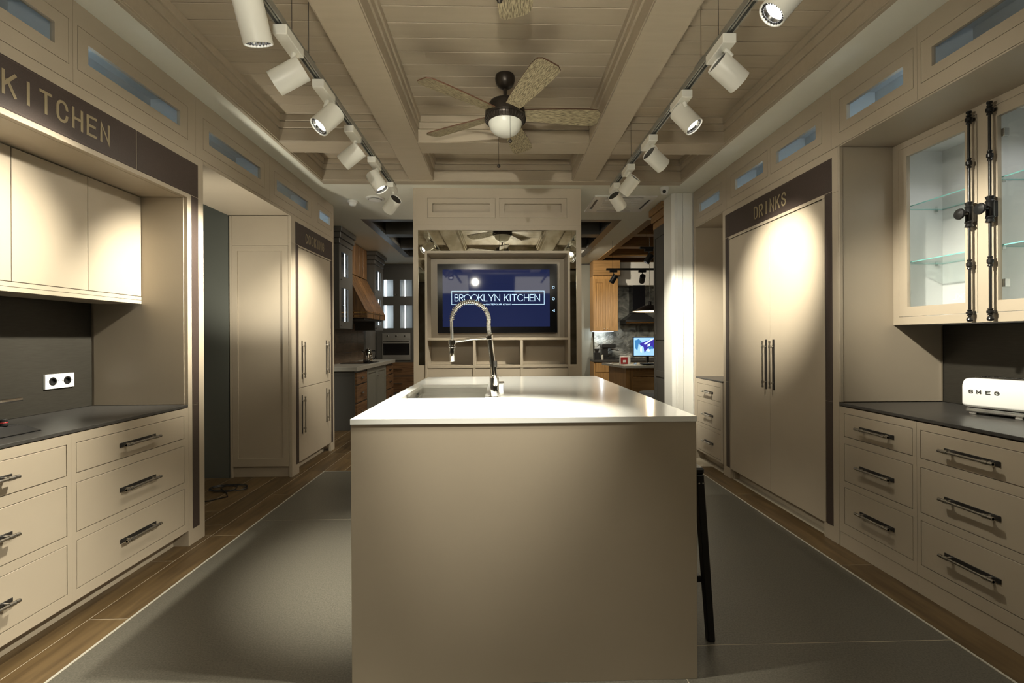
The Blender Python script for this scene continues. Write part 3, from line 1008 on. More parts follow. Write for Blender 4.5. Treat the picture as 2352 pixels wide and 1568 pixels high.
# faucet
fx, fy = -.028, 2.372
t = thing('spring_faucet', 'tall chrome spring neck faucet standing beside the island sink', 'faucet', (fx, fy, IZ))
bm = lathe(B(), [(.030, .0005), (.030, .004), (.0235, .007), (.0235, .098), (.021, .108), (.0185, .112)], (fx, fy, IZ), (-.02, 0, 1), 24)
link('body', bm, chrome, t, smooth=True)
bm = tube(B(), [(fx - .003, fy, 1.105), (fx - .012, fy, 1.20), (fx - .024, fy, 1.31)], [.0155, .0145, .0145], 16)
lathe(bm, [(.016, 0), (.019, .003), (.019, .020), (.016, .023)], (fx - .0235, fy, 1.292), (-.1, 0, 1), 18)
link('riser', bm, chrome, t, smooth=True)
bm = tube(B(), [(fx + .004, fy - .022, 1.07), (fx + .006, fy - .034, 1.078), (fx + .005, fy - .04, 1.115), (fx + .003, fy - .042, 1.158)], [.014, .012, .0085, .007], 12)
link('lever', bm, chrome, t, smooth=True)
bm = tube(B(), [(fx - .003, fy - .001, 1.112), (fx + .004, fy - .012, 1.165), (fx + .004, fy - .014, 1.185)], [.011, .0105, .010], 12)
link('lever_cap', bm, handle_black, t, smooth=True)
# hose arc
arcp = [Vector((fx - .024, fy, 1.31)), Vector((fx - .030, fy, 1.37))]
cxa, rxa, rza, z0a = fx - .122, .0945, .098, 1.388
for k in range(0, 25):
    a = PI * k / 24
    arcp.append(Vector((cxa + rxa * math.cos(a), fy, z0a + rza * math.sin(a))))
arcp += [Vector((cxa - rxa, fy, 1.36)), Vector((cxa - rxa + .002, fy, 1.295))]
link('hose', tube(B(), arcp, .0078, 10), steel, t, smooth=True)


def helix(path, r, turns_per_m, n_per=9):
    segs = [(path[i], path[i + 1], (path[i + 1] - path[i]).length) for i in range(len(path) - 1)]
    tot = sum(s[2] for s in segs)
    N = int(tot * turns_per_m * n_per)
    out = []
    for i in range(N + 1):
        d_ = tot * i / N
        for (p, q, l_) in segs:
            if d_ <= l_ + 1e-9:
                break
            d_ -= l_
        tn_ = (q - p).normalized()
        c_ = p + tn_ * d_
        sd = Vector((0, 1, 0))
        nn = tn_.cross(sd)
        a = 2 * PI * i / n_per
        out.append(c_ + nn * r * math.cos(a) + sd * r * math.sin(a))
    return out


link('spring_coil', tube(B(), helix(arcp[6:-2], .0125, 95), .0019, 5), chrome, t, smooth=True)
link('spring_coil', tube(B(), helix(arcp[0:7], .0105, 190), .0019, 5), chrome, t, smooth=True)
hx = cxa - rxa + .002
bm = lathe(B(), [(.0085, 0), (.0145, -.004), (.0145, -.03), (.017, -.032), (.017, -.04), (.0145, -.043), (.0145, -.108), (.0125, -.112), (.0, -.1125)], (hx, fy, 1.294), (0, 0, 1), 20)
link('spray_head', bm, chrome, t, smooth=True)
bm = tube(B(), [(fx - .03, fy, 1.302), (fx - .11, fy, 1.297), (hx + .014, fy, 1.284)], [.009, .0075, .0075], 12)
lathe(bm, [(.0185, -.011), (.0185, .011)], (hx, fy, 1.280), (0, 0, 1), 18)
link('holder_arm', bm, chrome, t, smooth=True)
t = thing('soap_dispenser', 'small square chrome dispenser right behind the faucet base', 'dispenser', (.006, 2.45, IZ))
bx('body', chrome, t, -.008, .020, 2.435, 2.465, IZ + .0005, IZ + .06, .003)
bx('spout', chrome, t, -.010, .022, 2.405, 2.467, IZ + .0605, IZ + .072, .002)

# bar stool tucked on the far side
t = thing('bar_stool', 'black wooden bar stool mostly hidden behind the right side of the island', 'stool', (.72, 2.26, 0))
bx('seat', black_wood, t, .54, .905, 2.04, 2.44, .690, .720, .008)
for sx, sy in ((.885, 2.062), (.885, 2.41), (.57, 2.062), (.57, 2.41)):
    ox = .012 if sx > .7 else -.012
    oy = -.085 if sy < 2.2 else .085
    bm = B()
    a, b = .017, .022
    top = [(sx - a, sy - b, .6895), (sx + a, sy - b, .6895), (sx + a, sy + b, .6895), (sx - a, sy + b, .6895)]
    bot = [(sx + ox - a * .9, sy + oy - b * .8, 0), (sx + ox + a * .9, sy + oy - b * .8, 0), (sx + ox + a * .9, sy + oy + b * .8, 0), (sx + ox - a * .9, sy + oy + b * .8, 0)]
    vt = [bm.verts.new(p) for p in top]
    vb = [bm.verts.new(p) for p in bot]
    bm.faces.new(vt)
    bm.faces.new(vb)
    for i in range(4):
        bm.faces.new((vt[i], vt[(i + 1) % 4], vb[(i + 1) % 4], vb[i]))
    bmesh.ops.bevel(bm, geom=bm.edges[:], offset=.004, segments=1, affect='EDGES')
    lg = link('leg', bm, black_wood, t)
    if sx > .7 and sy < 2.2:
        bm = B()
        for k in (-.008, .009):
            lathe(bm, [(.0045, 0), (.004, .002), (.0, .003)], (sx + k, sy - .0265, .655), (0, -1, 0), 10, cap=False)
        link('bolt', bm, chrome, lg)
for yy in (2.03, 2.44):
    bx('footrest', black_wood, t, .585, .878, yy - .012, yy + .012, .225, .255, .003)

# ------------------------------------------------------------------ TV unit
YT = 4.888
TX0, TX1 = -.900, .863
t = thing('media_unit', 'taupe media wall unit with antique mirror border, shelves and screen niche', 'cabinet', (0, 5.05, 0))
bm = slab(B(), planeY(), (TX0, TX1, 2.4845, HC - .0015), [(-.751, -.041, 2.560, 2.767), (.001, .713, 2.560, 2.767)], YT, YT + .022)
link('top_frame', bm, paint, t)
for (a, b, c_, d_) in ((-.751, -.041, -.697, -.097), (.001, .713, .057, .655)):
    bm = slab(B(), planeY(), (a + .0022, b - .0022, 2.5622, 2.7648), [(c_, d_, 2.618, 2.71)], YT, YT + .034)
    d = link('flap_door', bm, paint, t)
    bx('recessed_panel', paint, d, c_ - .006, d_ + .006, YT + .0345, YT + .040, 2.612, 2.716, 0)
bm = slab(B(), planeY(), (TX0, TX1, .0, 2.4835), [(-.850, .810, 1.020, 2.432)], YT, YT + .022)
link('border_frame', bm, paint, t)
bx('carcass', paint, t, TX0, TX1, 5.19, 5.30, .0, HC - .002, 0)
bx('end_panel', paint, t, TX0, TX0 + .02, YT + .0225, 5.1895, 0, HC - .002, 0)
bx('end_panel', paint, t, TX1 - .02, TX1, YT + .0225, 5.1895, 0, HC - .002, 0)
# mirror strips around the screen niche
FX0, FX1, FZ1 = -.778, .740, 2.213
for (a, b, c_, d_) in ((-.853, .813, FZ1 + .001, 2.435), (-.853, FX0 - .001, 1.018, FZ1), (FX1 + .001, .813, 1.018, FZ1)):
    bx('mirror_panel', mirror, t, a, b, YT + .012, YT + .020, c_, d_, .001)
# niche frame and shelves
bm = slab(B(), planeY(), (FX0, FX1, .62, FZ1), [(FX0 + .023, FX1 - .023, .64, 2.188)], YT - .012, 5.15)
link('niche_frame', bm, paint, t)
bx('niche_back', paint, t, FX0, FX1, 5.151, 5.165, .62, FZ1, 0)
ni0, ni1 = FX0 + .0235, FX1 - .0235
for (z0, z1) in ((1.279, 1.304), (.989, 1.014)):
    bx('shelf', paint, t, ni0, ni1, YT - .010, 5.150, z0, z1, .001)
for xx in (-.283, .214):
    for (z0, z1) in ((1.0145, 1.2785), (.6405, .9885)):
        bx('divider', paint, t, xx, xx + .028, YT - .009, 5.149, z0, z1, .001)

# screen
t = thing('wall_screen', 'wide black wall screen showing a lettered logo on dark blue', 'screen', (-.02, 5.08, 1.36))
SY = 5.085
bm = slab(B(), planeY(), (-.676, .628, 1.358, 2.108), [(-.620, .548, 1.424, 2.048)], SY - .006, SY)
bz = link('bezel', bm, bezel, t)
bx('housing', black, t, -.676, .628, SY + .0005, 5.150, 1.358, 2.108, .002)
sc = bx('display', screen_mat, t, -.6195, .5475, SY - .003, SY, 1.4245, 2.0475, 0)
ty = lambda a, b, tt: Vector((a, tt, b))
bm = B()
f1 = SY - .0034
x0, x1, z0, z1 = -.5205, .4865, 1.667, 1.813
ribbon(bm, [(-.155, z0), (x0, z0), (x0, z1), (x1, z1), (x1, z0), (.135, z0)], .0052, ty, f1, f1 - .0006)
link('logo_frame', bm, logo_glow, sc)
tx = 'BRooKLYN KITcHEN'
letters(tx, -.487, .0585, .0445, .070, 1.705, .0068, ty, f1, f1 - .0006, logo_glow, sc,
        widths={'B': .85, 'R': .85, 'o': 1.42, 'K': 1.0, 'L': .85, 'Y': 1.2, 'N': 1.2, ' ': .45, 'I': .3, 'T': 1.05, 'c': 1.3, 'H': 1.12, 'E': .85})
letters('MAcTEPcKAZ KyXHU', -.146, .0166, .0115, .0135, 1.660, .0024, ty, f1, f1 - .0006, logo_glow, sc, widths={'M': 1.2, ' ': .8})
ic = B()
ribbon(ic, [(.578, 1.842), (.598, 1.842), (.598, 1.862), (.578, 1.862), (.578, 1.842)], .0042, ty, SY - .0063, SY - .0068)
link('square_icon', ic, logo_glow, bz)
ic = B()
ribbon(ic, arc(.588, 1.726, .0125, .0125, 0, 360, 20), .0042, ty, SY - .0063, SY - .0068)
link('circle_icon', ic, logo_glow, bz)
ic = B()
ribbon(ic, [(.599, 1.586), (.577, 1.598), (.599, 1.610), (.599, 1.586)], .0042, ty, SY - .0063, SY - .0068)
link('triangle_icon', ic, logo_glow, bz)

# ------------------------------------------------------------------ ceiling fans
def fan(cx, cy, a0, label):
    t = thing('ceiling_fan', label, 'fan', (cx, cy, PZ), group='five blade fans under the plank ceiling', local=True)
    O = -PZ
    z = lambda h: h - PZ
    link('canopy', lathe(B(), [(.064, z(3.076)), (.067, z(3.060)), (.066, z(3.042)), (.058, z(3.018)), (.043, z(3.0)), (.026, z(2.990)), (.016, z(2.987))], (0, 0, 0), (0, 0, 1), 28), bronze, t, smooth=True)
    link('downrod', lathe(B(), [(.0115, z(2.99)), (.0115, z(2.93)), (.020, z(2.925)), (.036, z(2.900))], (0, 0, 0), (0, 0, 1), 16), bronze, t, smooth=True)
    link('motor', lathe(B(), [(.034, z(2.912)), (.075, z(2.906)), (.105, z(2.893)), (.118, z(2.872)), (.118, z(2.848)), (.134, z(2.840)), (.137, z(2.822)), (.137, z(2.803)), (.130, z(2.795))], (0, 0, 0), (0, 0, 1), 32), bronze, t, smooth=True)
    bm = lathe(B(), [(.131, z(2.7945)), (.139, z(2.786)), (.134, z(2.768)), (.118, z(2.756)), (.112, z(2.757))], (0, 0, 0), (0, 0, 1), 32)
    rg = link('fluted_ring', bm, bronze, t, smooth=True)
    bm = B()
    for k in range(36):
        a = 2 * PI * k / 36
        c_, s_ = math.cos(a), math.sin(a)
        tube(bm, [(.139 * c_, .139 * s_, z(2.789)), (.138 * c_, .138 * s_, z(2.774)), (.124 * c_, .124 * s_, z(2.759))], .0032, 5)
    link('flute', bm, bronze, rg, smooth=True)
    link('glass_bowl', lathe(B(), [(.114, z(2.762)), (.113, z(2.748)), (.103, z(2.720)), (.083, z(2.695)), (.055, z(2.678)), (.025, z(2.670)), (.0, z(2.669))], (0, 0, 0), (0, 0, 1), 32), bowl_glass, t, smooth=True)
    for k in range(5):
        a = math.radians(a0 + 72 * k)
        bm = B()
        outline = [(.085, -0.045), (.20, -0.059), (.40, -0.075), (.56, -0.082), (.625, -0.077), (.648, -0.051), (.650, 0.000), (.648, 0.051), (.625, 0.077), (.56, 0.082), (.40, 0.075), (.20, 0.059), (.085, 0.045)]
        v0 = [bm.verts.new((p[0], p[1], 0)) for p in outline]
        v1 = [bm.verts.new((p[0], p[1], .008)) for p in outline]
        bm.faces.new(v0)
        bm.faces.new(v1)
        nn = len(outline)
        for i in range(nn):
            bm.faces.new((v0[i], v0[(i + 1) % nn], v1[(i + 1) % nn], v1[i])).material_index = 1
        o = link('blade', bm, blade_wood, t, mats=[blade_edge])
        o.rotation_euler = Matrix.Rotation(a, 3, 'Z').to_4x4().to_3x3().to_euler()
        o.rotation_euler = (Matrix.Rotation(a, 3, 'Z') @ Matrix.Rotation(math.radians(-13), 3, 'X')).to_euler()
        o.location = (0, 0, z(2.815))
        bm = box(B(), .075, .20, -.028, .028, .0085, .0125, .001)
        i_ = link('blade_iron', bm, bronze, o)
    for (dx, dy, zb, zt) in ((.030, -.135, 2.575, 2.815), (-.045, .10, 2.505, 2.775)):
        bm = tube(B(), [(dx, dy * 1.03, z(zt)), (dx, dy * 1.05, z(zt - .02)), (dx, dy * 1.05, z(zb))], .0012, 5)
        pc = link('pull_chain', bm, bronze, t)
        bm = lathe(B(), [(.0, -.013), (.009, -.009), (.0125, 0), (.009, .009), (.003, .013)], (dx, dy * 1.05, z(zb)), (0, 0, 1), 12, cap=False)
        link('pull_bead', bm, bronze, pc, smooth=True)


fan(.044, 3.16, 4.0, 'dark bronze five blade ceiling fan with white glass bowl above the island')
fan(.050, 1.553, 87.0, 'nearer ceiling fan, only one weathered blade tip showing at the top edge')

# ------------------------------------------------------------------ track lights
def track(x, label, y1, wires):
    t = thing('light_track', label, 'track', (x, 1.6, 2.6))
    bm = B()
    for (a, b, c_, d_) in ((-.019, -.013, 2.596, 2.624), (.013, .019, 2.596, 2.624), (-.013, .013, 2.616, 2.624), (-.004, .004, 2.602, 2.616)):
        box(bm, x + a, x + b, -.8, y1, c_, d_)
    link('rail', bm, track_alu, t)
    for yy in (-.803, y1 + .002):
        bx('end_cap', lamp_white, t, x - .020, x + .020, yy - .002, yy + .002, 2.595, 2.625, 0)
    for (yy, zt) in wires:
        link('suspension_wire', tube(B(), [(x, yy, 2.624), (x, yy, zt)], .0014, 5), handle_black, t)
    bx('joiner', track_alu, t, x - .021, x + .021, 2.17, 2.27, 2.6245, 2.628, 0)


track(-.902, 'left white and grey lighting track hung on thin wires', 4.03, ((2.06, PZ), (2.24, PZ), (.8, PZ)))
track(.985, 'right white and grey lighting track hung on thin wires', 4.03, ((2.06, PZ), (2.24, PZ), (3.45, PZ)))


def spot(label, x, y, c, d, watts=1.0, size=.9):
    d = Vector(d).normalized()
    c = Vector(c)
    t = thing('track_spotlight', label, 'spotlight', (x, y, 2.5955), group='white cylinder spotlights on the two tracks')
    bm = box(B(), x - .029, x + .029, y - .085, y + .085, 2.553, 2.5955, .003)
    link('adapter', bm, lamp_white, t)
    r, L = .051, .140
    back = c - d * L / 2
    # stem from adapter down to the housing
    top = Vector((x, y + (.05 if x < 0 else -.035), 2.5525))
    foot = c - d * .035
    perp = (top - foot) - d * (top - foot).dot(d)
    if perp.length > .001:
        foot = foot + perp.normalized() * (r - .002)
    link('stem', tube(B(), [top, top * .5 + foot * .5 + Vector((0, 0, .004)), foot], .0105, 10), lamp_white, t, smooth=True)
    bm = lathe(B(), [(r - .004, .012), (r - .001, .0), (r, .002), (r, L - .001), (r - .002, L), (r - .004, L - .001), (r - .005, L - .03), (r - .006, .02)], back, d, 28, cap=False)
    link('housing', bm, lamp_white, t, smooth=True)
    link('back_cap', lathe(B(), [(r - .0045, .006), (r - .0045, .010)], back, d, 28), black, t)
    bm = lathe(B(), [(r - .0055, L - .010), (r - .006, L - .008), (r - .016, L - .022), (r - .017, L - .024)], back, d, 28, cap=False)
    rg = link('reflector_ring', bm, silver, t, smooth=True)
    bm = B()
    a_, b_, _ = frame_of(d)
    for k in range(24):
        an = 2 * PI * k / 24
        rad = a_ * math.cos(an) + b_ * math.sin(an)
        tg = d.cross(rad)
        p = back + d * (L - .006) + rad * (r - .0105)
        vv = [bm.verts.new(p + rad * u * .0042 + tg * v * .003 + d * w_) for u in (-1, 1) for v in (-1, 1) for w_ in (-.003, 0)]
        for f in [(0, 1, 3, 2), (4, 6, 7, 5), (0, 4, 5, 1), (2, 3, 7, 6), (0, 2, 6, 4), (1, 5, 7, 3)]:
            bm.faces.new([vv[i] for i in f])
    link('reflector_fin', bm, black, rg)
    link('lens', lathe(B(), [(r - .017, L - .022), (r - .025, L - .018), (.0, L - .016)], back, d, 24, cap=False), lens_glow, t, smooth=True)
    lamp('spot_beam', 'SPOT', c + d * (L / 2 + .004), d, SPOT_W * watts, WARM, size, 1.0, .03)
    lamp('spot_spill', 'SPOT', c + d * (L / 2 + .004), d, SPOT_W * .035, WARM, 2.1, .7, .03)


spot('left track spotlight nearest the camera, hanging straight down at the top edge', -.890, 1.656, (-.882, 1.70, 2.44), (.09, .38, -.92), 1.8, .72)
spot('second left track spotlight, tipped left toward the wall cabinet', -.898, 2.021, (-.902, 2.03, 2.432), (-.861, -.038, -.507), 1.1)
spot('third left track spotlight, lit lens turned toward the camera', -.90, 2.427, (-.884, 2.427, 2.432), (-.501, -.408, -.763), 1.1, 1.0)
spot('fourth left track spotlight, tipped left in front of the cross beam', -.909, 2.928, (-.919, 2.928, 2.439), (-.80, .075, -.596), 1.5)
spot('fifth left track spotlight, lit lens pointing down right at the island', -.905, 3.414, (-.887, 3.414, 2.440), (.544, -.068, -.836), .6)
spot('last left track spotlight, black cap toward us, aimed at the COOKING cupboard', -.902, 3.955, (-.906, 3.961, 2.431), (-.638, .543, -.547), 1.1)
spot('right track spotlight nearest the camera, bright lens cut by the top edge', .975, 1.629, (1.02, 1.629, 2.50), (-.66, .14, -.76), 1.8, .72)
spot('second right track spotlight, white cylinder aimed at the glass wall cabinet', .985, 2.042, (1.024, 2.05, 2.478), (.814, .165, -.556), .9)
spot('third right track spotlight, bright lens facing the camera', .985, 2.493, (1.014, 2.493, 2.48), (.488, -.348, -.80), .15)
spot('fourth right track spotlight, black cap showing, aimed at the DRINKS doors', .985, 3.03, (1.030, 3.03, 2.466), (.799, .318, -.511), 1.1)
spot('fifth right track spotlight, tipped left toward the media unit', .985, 3.532, (.992, 3.532, 2.462), (-.518, .531, -.67), .8)
spot('last right track spotlight, aimed at the white column and narrow niche', .985, 3.952, (1.010, 3.952, 2.462), (.60, .52, -.61), 1.3)

# ------------------------------------------------------------------ things on the white ceiling beyond
t = thing('dome_camera', 'small white dome security camera on the ceiling near the white column', 'camera', (1.735, 4.85, HC))
link('base', lathe(B(), [(.045, -.0005), (.046, -.02), (.040, -.032)], (1.735, 4.85, HC), (0, 0, 1), 24), socket_white, t, smooth=True)
link('dome', lathe(B(), [(.040, -.0325), (.038, -.055), (.028, -.072), (.0, -.078)], (1.735, 4.85, HC), (0, 0, 1), 24, cap=False), socket_white, t, smooth=True)
link('lens', lathe(B(), [(.018, .0), (.018, .014), (.013, .018), (.0, .018)], (1.722, 4.815, HC - .05), (-.3, -.85, -.45), 18, cap=False), black, t, smooth=True)
t = thing('smoke_detector', 'small round white smoke detector on the ceiling over the left passage end', 'detector', (-1.672, 5.36, HC))
link('base', lathe(B(), [(.055, -.0005), (.055, -.016), (.05, -.02)], (-1.672, 5.36, HC), (0, 0, 1), 24), socket_white, t, smooth=True)
link('sensor', lathe(B(), [(.044, -.0205), (.038, -.05), (.022, -.06), (.0, -.06)], (-1.672, 5.36, HC), (0, 0, 1), 24, cap=False), socket_white, t, smooth=True)
t = thing('ceiling_vent', 'round white disc air vent on the ceiling beside the left track end', 'vent', (-1.388, 5.25, HC))
link('rim', lathe(B(), [(.10, -.0005), (.098, -.012), (.078, -.016), (.074, -.004)], (-1.388, 5.25, HC), (0, 0, 1), 28), socket_white, t, smooth=True)
link('disc', lathe(B(), [(.02, -.0165), (.066, -.020), (.066, -.026), (.0, -.032)], (-1.388, 5.25, HC), (0, 0, 1), 28, cap=False), socket_white, t, smooth=True)
t = thing('ceiling_air_unit', 'square white cassette air conditioner in the ceiling right of the media unit', 'air conditioner', (1.4, 5.45, HC))
bm = slab(B(), planeZ(), (1.06, 1.76, 5.13, 5.77), [(1.20, 1.62, 5.165, 5.195), (1.20, 1.62, 5.705, 5.735), (1.095, 1.125, 5.25, 5.65), (1.695, 1.725, 5.25, 5.65)], HC - .0005, HC - .012)
link('panel', bm, socket_white, t)
bm = B()
for (a, b, c_, d_) in ((1.195, 1.625, 5.160, 5.20), (1.195, 1.625, 5.70, 5.74), (1.09, 1.13, 5.245, 5.655), (1.69, 1.73, 5.245, 5.655)):
    box(bm, a, b, c_, d_, HC - .006, HC - .001)
link('outlet', bm, black, t)
bm = B()
for k in range(9):
    box(bm, 1.20, 1.62, 5.26 + k * .043, 5.29 + k * .043, HC - .017, HC - .0125)
link('grille', bm, socket_white, t)

# ------------------------------------------------------------------ dark coffer behind the media unit
def coffer(x0, x1, y0, y1, mtl, bys, bxs, zt=3.12):
    t = trim(slab(B(), planeZ(), (x0 - .02, x1 + .02, y0 - .02, y1 + .02), [(x0 + .09, x1 - .09, y0 + .09, y1 - .09)], HC - .004, HC + .05), mtl)
    slab_b = slab(B(), planeZ(), (x0 + .03, x1 - .03, y0 + .03, y1 - .03), [(x0 + .06, x1 - .06, y0 + .06, y1 - .06)], HC + .051, zt)
    link('board', slab_b, mtl, t)
    bx('coffer_top', mtl, t, x0, x1, y0, y1, zt + .001, zt + .015, 0)
    for (a, b) in bys:
        bx('beam', mtl, t, x0 + .091, x1 - .091, a, b, HC - .002, zt, .003)
    for (a, b) in bxs:
        bx('beam', mtl, t, a, b, y0 + .091, y1 - .091, HC, zt, .003)
    return t


coffer(-1.80, 1.615, 6.2, 9.0, kgrey, [(7.05, 7.27), (8.1, 8.3)], [(-.7, -.5), (.4, .6)])
coffer(2.0, 3.9, 6.2, 9.87, oak_h, [(7.03, 7.21), (8.0, 8.2), (8.90, 9.12)], [])

# ------------------------------------------------------------------ background kitchen, left
KX = -2.05
KY0, KY1 = 6.66, 9.03
GK = 'base cabinets of the grey kitchen at back left'


def k_unit(label, y0, y1, kind):
    t = thing('base_cabinet', label, 'cabinet', (KX - .28, (y0 + y1) / 2, 0), group=GK)
    link('carcass', box(B(), KX - .022, KX - .56, y0 + .001, y1 - .001, .10, .838), kgrey2 if kind != 'wood' else kgrey, t)
    bx('plinth', kgrey, t, KX - .06, KX - .08, y0 + .001, y1 - .001, 0, .099, 0)
    if kind == 'doors':
        mid = (y0 + y1) / 2
        for a, b in ((y0, mid), (mid, y1)):
            bm = slab(B(), planeX(0), (a + .004, b - .004, .11, .83), [(a + .07, b - .07, .18, .76)], KX, KX - .02)
            d = link('door', bm, kgrey2, t)
            bx('recessed_panel', kgrey2, d, KX - .010, KX - .019, a + .066, b - .066, .176, .764, 0)
            link('knob', lathe(B(), [(.006, 0), (.006, .015), (.014, .02), (.012, .03), (.0, .032)], (KX, (b - .035 if a == y0 else a + .035), .70), (1, 0, 0), 12, cap=False), silver, d, smooth=True)
    else:
        for z0, z1 in ((.645, .81), (.38, .625), (.11, .36)):
            d = bx('drawer', walnut_h, t, KX + .002, KX - .02, y0 + .02, y1 - .02, z0, z1, .002)
            bm = box(B(), KX + .0025, KX + .025, (y0 + y1) / 2 - .05, (y0 + y1) / 2 + .05, (z0 + z1) / 2 - .012, (z0 + z1) / 2 + .012, .006)
            link('cup_pull', bm, silver if y0 < 7 else handle_black, d)
    return t


k_unit('walnut fronted drawer unit at the near end of the grey back kitchen', 6.69, 7.25, 'wood')
k_unit('sage grey two door base unit under the kettle', 7.25, 8.44, 'doors')
k_unit('walnut fronted drawer unit at the far end of the grey back kitchen', 8.44, 9.03, 'wood')
tag(bx('end_panel', kgrey, None, KX - .01, KX - .56, KY0, KY0 + .028, 0, .838, .002), 'graphite end panel of the back left base cabinets', 'panel')
tag(bx('worktop', lightstone, None, KX + .03, -2.617, KY0 - .03, KY1 + .02, .840, .90, .003), 'thick pale stone worktop of the grey kitchen at back left', 'worktop')
tag(bx('cooktop', oven_glass, None, KX - .03, KX - .50, 7.5, 8.1, .9005, .909, .002), 'black glass cooktop on the pale stone worktop under the hood', 'cooktop')
t = thing('tile_backsplash', 'brown tiled backsplash on the side wall of the back left kitchen', 'backsplash', (-2.61, 7.7, .9))
bx('backing', kgrey, t, -2.612, -2.619, 6.7, 9.0, .901, 1.58, 0)
for i in range(6):
    for j in range(4):
        bx('tile', brown_tile, t, -2.605, -2.6115, 6.702 + i * .383, 6.702 + i * .383 + .379, .903 + j * .168, .903 + j * .168 + .165, .001)
# kettle
t = thing('kettle', 'shiny silver kettle standing on the pale stone worktop', 'kettle', (-2.22, 8.3, .909))
kx, ky = -2.20, 7.85
link('body', lathe(B(), [(.078, .0), (.085, .01), (.082, .08), (.068, .15), (.052, .19), (.045, .2)], (kx, ky, .9095), (0, 0, 1), 24), chrome, t, smooth=True)
link('lid', lathe(B(), [(.046, .0), (.04, .015), (.012, .022), (.012, .035), (.0, .037)], (kx, ky, 1.110), (0, 0, 1), 20, cap=False), chrome, t, smooth=True)
link('handle', tube(B(), [(kx + .05, ky, 1.095), (kx + .11, ky, 1.10), (kx + .13, ky, 1.06), (kx + .115, ky, .98), (kx + .079, ky, .955)], .010, 8), black, t, smooth=True)
link('spout', tube(B(), [(kx - .06, ky, 1.06), (kx - .095, ky, 1.085), (kx - .115, ky, 1.10)], [.02, .016, .012], 10), chrome, t, smooth=True)


def glass_column(label, y0, y1, g0, g1):
    t = thing('glass_wall_cabinet', label, 'cabinet', (-2.43, (y0 + y1) / 2, 1.45), group='graphite glass cabinets beside the wooden hood')
    X = -2.25
    bm = slab(B(), planeX(0), (y0, y1, 1.45, 2.64), [(g0, g1, 2.20, 2.545), (g0, g1, 1.55, 2.03)], X, X - .025)
    link('door_frame', bm, kgrey, t)
    bm = B()
    box(bm, -2.60, -2.615, y0, y1, 1.45, 2.64)
    box(bm, X - .026, -2.5995, y0, y0 + .02, 1.45, 2.64)
    box(bm, X - .026, -2.5995, y1 - .02, y1, 1.45, 2.64)
    box(bm, X - .026, -2.5995, y0 + .0205, y1 - .0205, 1.45, 1.47)
    box(bm, X - .026, -2.5995, y0 + .0205, y1 - .0205, 2.08, 2.10)
    box(bm, X - .026, -2.5995, y0 + .0205, y1 - .0205, 2.62, 2.64)
    link('carcass', bm, kgrey, t)
    bm = B()
    box(bm, -2.590, -2.5985, y0 + .022, y1 - .022, 1.475, 2.075)
    box(bm, -2.590, -2.5985, y0 + .022, y1 - .022, 2.105, 2.615)
    link('back_panel', bm, cab_in, t)
    for z0, z1 in ((1.552, 2.028), (2.202, 2.543)):
        link('glass_pane', box(B(), X - .012, X - .016, g0 + .001, g1 - .001, z0, z1), pane, t)
        bx('led_strip', led_white, t, X - .035, X - .045, g1 - .052, g1 - .03, z0 - .05, z1 + .04, 0)
    link('glass_shelf', box(B(), X - .05, -2.589, y0 + .0225, y1 - .0225, 1.79, 1.796), shelf_glass, t)
    for k, (z0, z1, e) in enumerate(((2.645, 2.72, .012), (2.721, 2.80, .035), (2.801, HC - .002, .06))):
        bx('cornice', kgrey, t, X + e, -2.615, y0 - e, y1 + (e if y1 > 8.5 else .0), z0, z1, .006)
    for zz in (1.49, 2.14):
        link('knob', lathe(B(), [(.005, 0), (.005, .015), (.012, .02), (.0, .03)], (X, y0 + .03, zz), (1, 0, 0), 10, cap=False), silver, t, smooth=True)


glass_column('graphite glass cabinet with white light strips left of the wooden hood', 6.60, 7.19, 6.68, 7.0)
glass_column('graphite glass cabinet with pale lit glass right of the wooden hood', 8.45, 9.05, 8.53, 8.92)
# hood
t = thing('range_hood', 'rustic wooden range hood of sloping boards in the back left kitchen', 'hood', (-2.33, 7.8, 1.65))
hy0, hy1 = 7.24, 8.40
ny = 5
for k in range(ny):
    a = hy0 + (hy1 - hy0) * k / ny
    b = hy0 + (hy1 - hy0) * (k + 1) / ny
    ta, tb = 7.24 + (8.40 - 7.24) * k / ny, 7.24 + (8.40 - 7.24) * (k + 1) / ny
    bm = B()
    prism(bm, [(-2.062, a + .002, 1.735), (-2.062, b - .002, 1.735), (-2.37, tb - .002, 2.335), (-2.37, ta + .002, 2.335)], (-.020, 0, -.012))
    link('board', bm, walnut, t)
    bx('chimney_board', walnut, t, -2.37, -2.39, ta + .002, tb - .002, 2.350, HC - .004, .002)
bm = B()
prism(bm, [(-2.075, hy0 + .004, 1.735), (-2.385, hy0 + .004, 2.33), (-2.61, hy0 + .004, 2.33), (-2.61, hy0 + .004, 1.735)], (0, .02, 0))
link('side_board', bm, walnut, t)
bx('side_board', walnut, t, -2.391, -2.61, hy0 + .004, hy0 + .024, 2.331, HC - .004, 0)
bx('rim', walnut, t, -2.05, -2.61, hy0 - .015, hy1, 1.622, 1.732, .003)
bm = B()
for yy in (hy0 - .0155, hy0 + .36, hy0 + .74, hy1 - .06):
    box(bm, -2.0495, -2.047, yy, yy + .05, 1.624, 1.730)
box(bm, -2.0497, -2.60, hy0 - .0175, hy0 - .0155, 1.695, 1.715)
box(bm, -2.0497, -2.60, hy0 - .0175, hy0 - .0155, 1.640, 1.660)
box(bm, -2.0495, -2.048, hy0, hy1, 1.694, 1.712)
link('brass_strap', bm, copper, t)
bm = B()
for k in range(8):
    lathe(bm, [(.012, 0), (.008, .008), (.0, .01)], (-2.37, hy0 + .06 + k * .148, 2.342), (1, 0, 0), 8, cap=False)
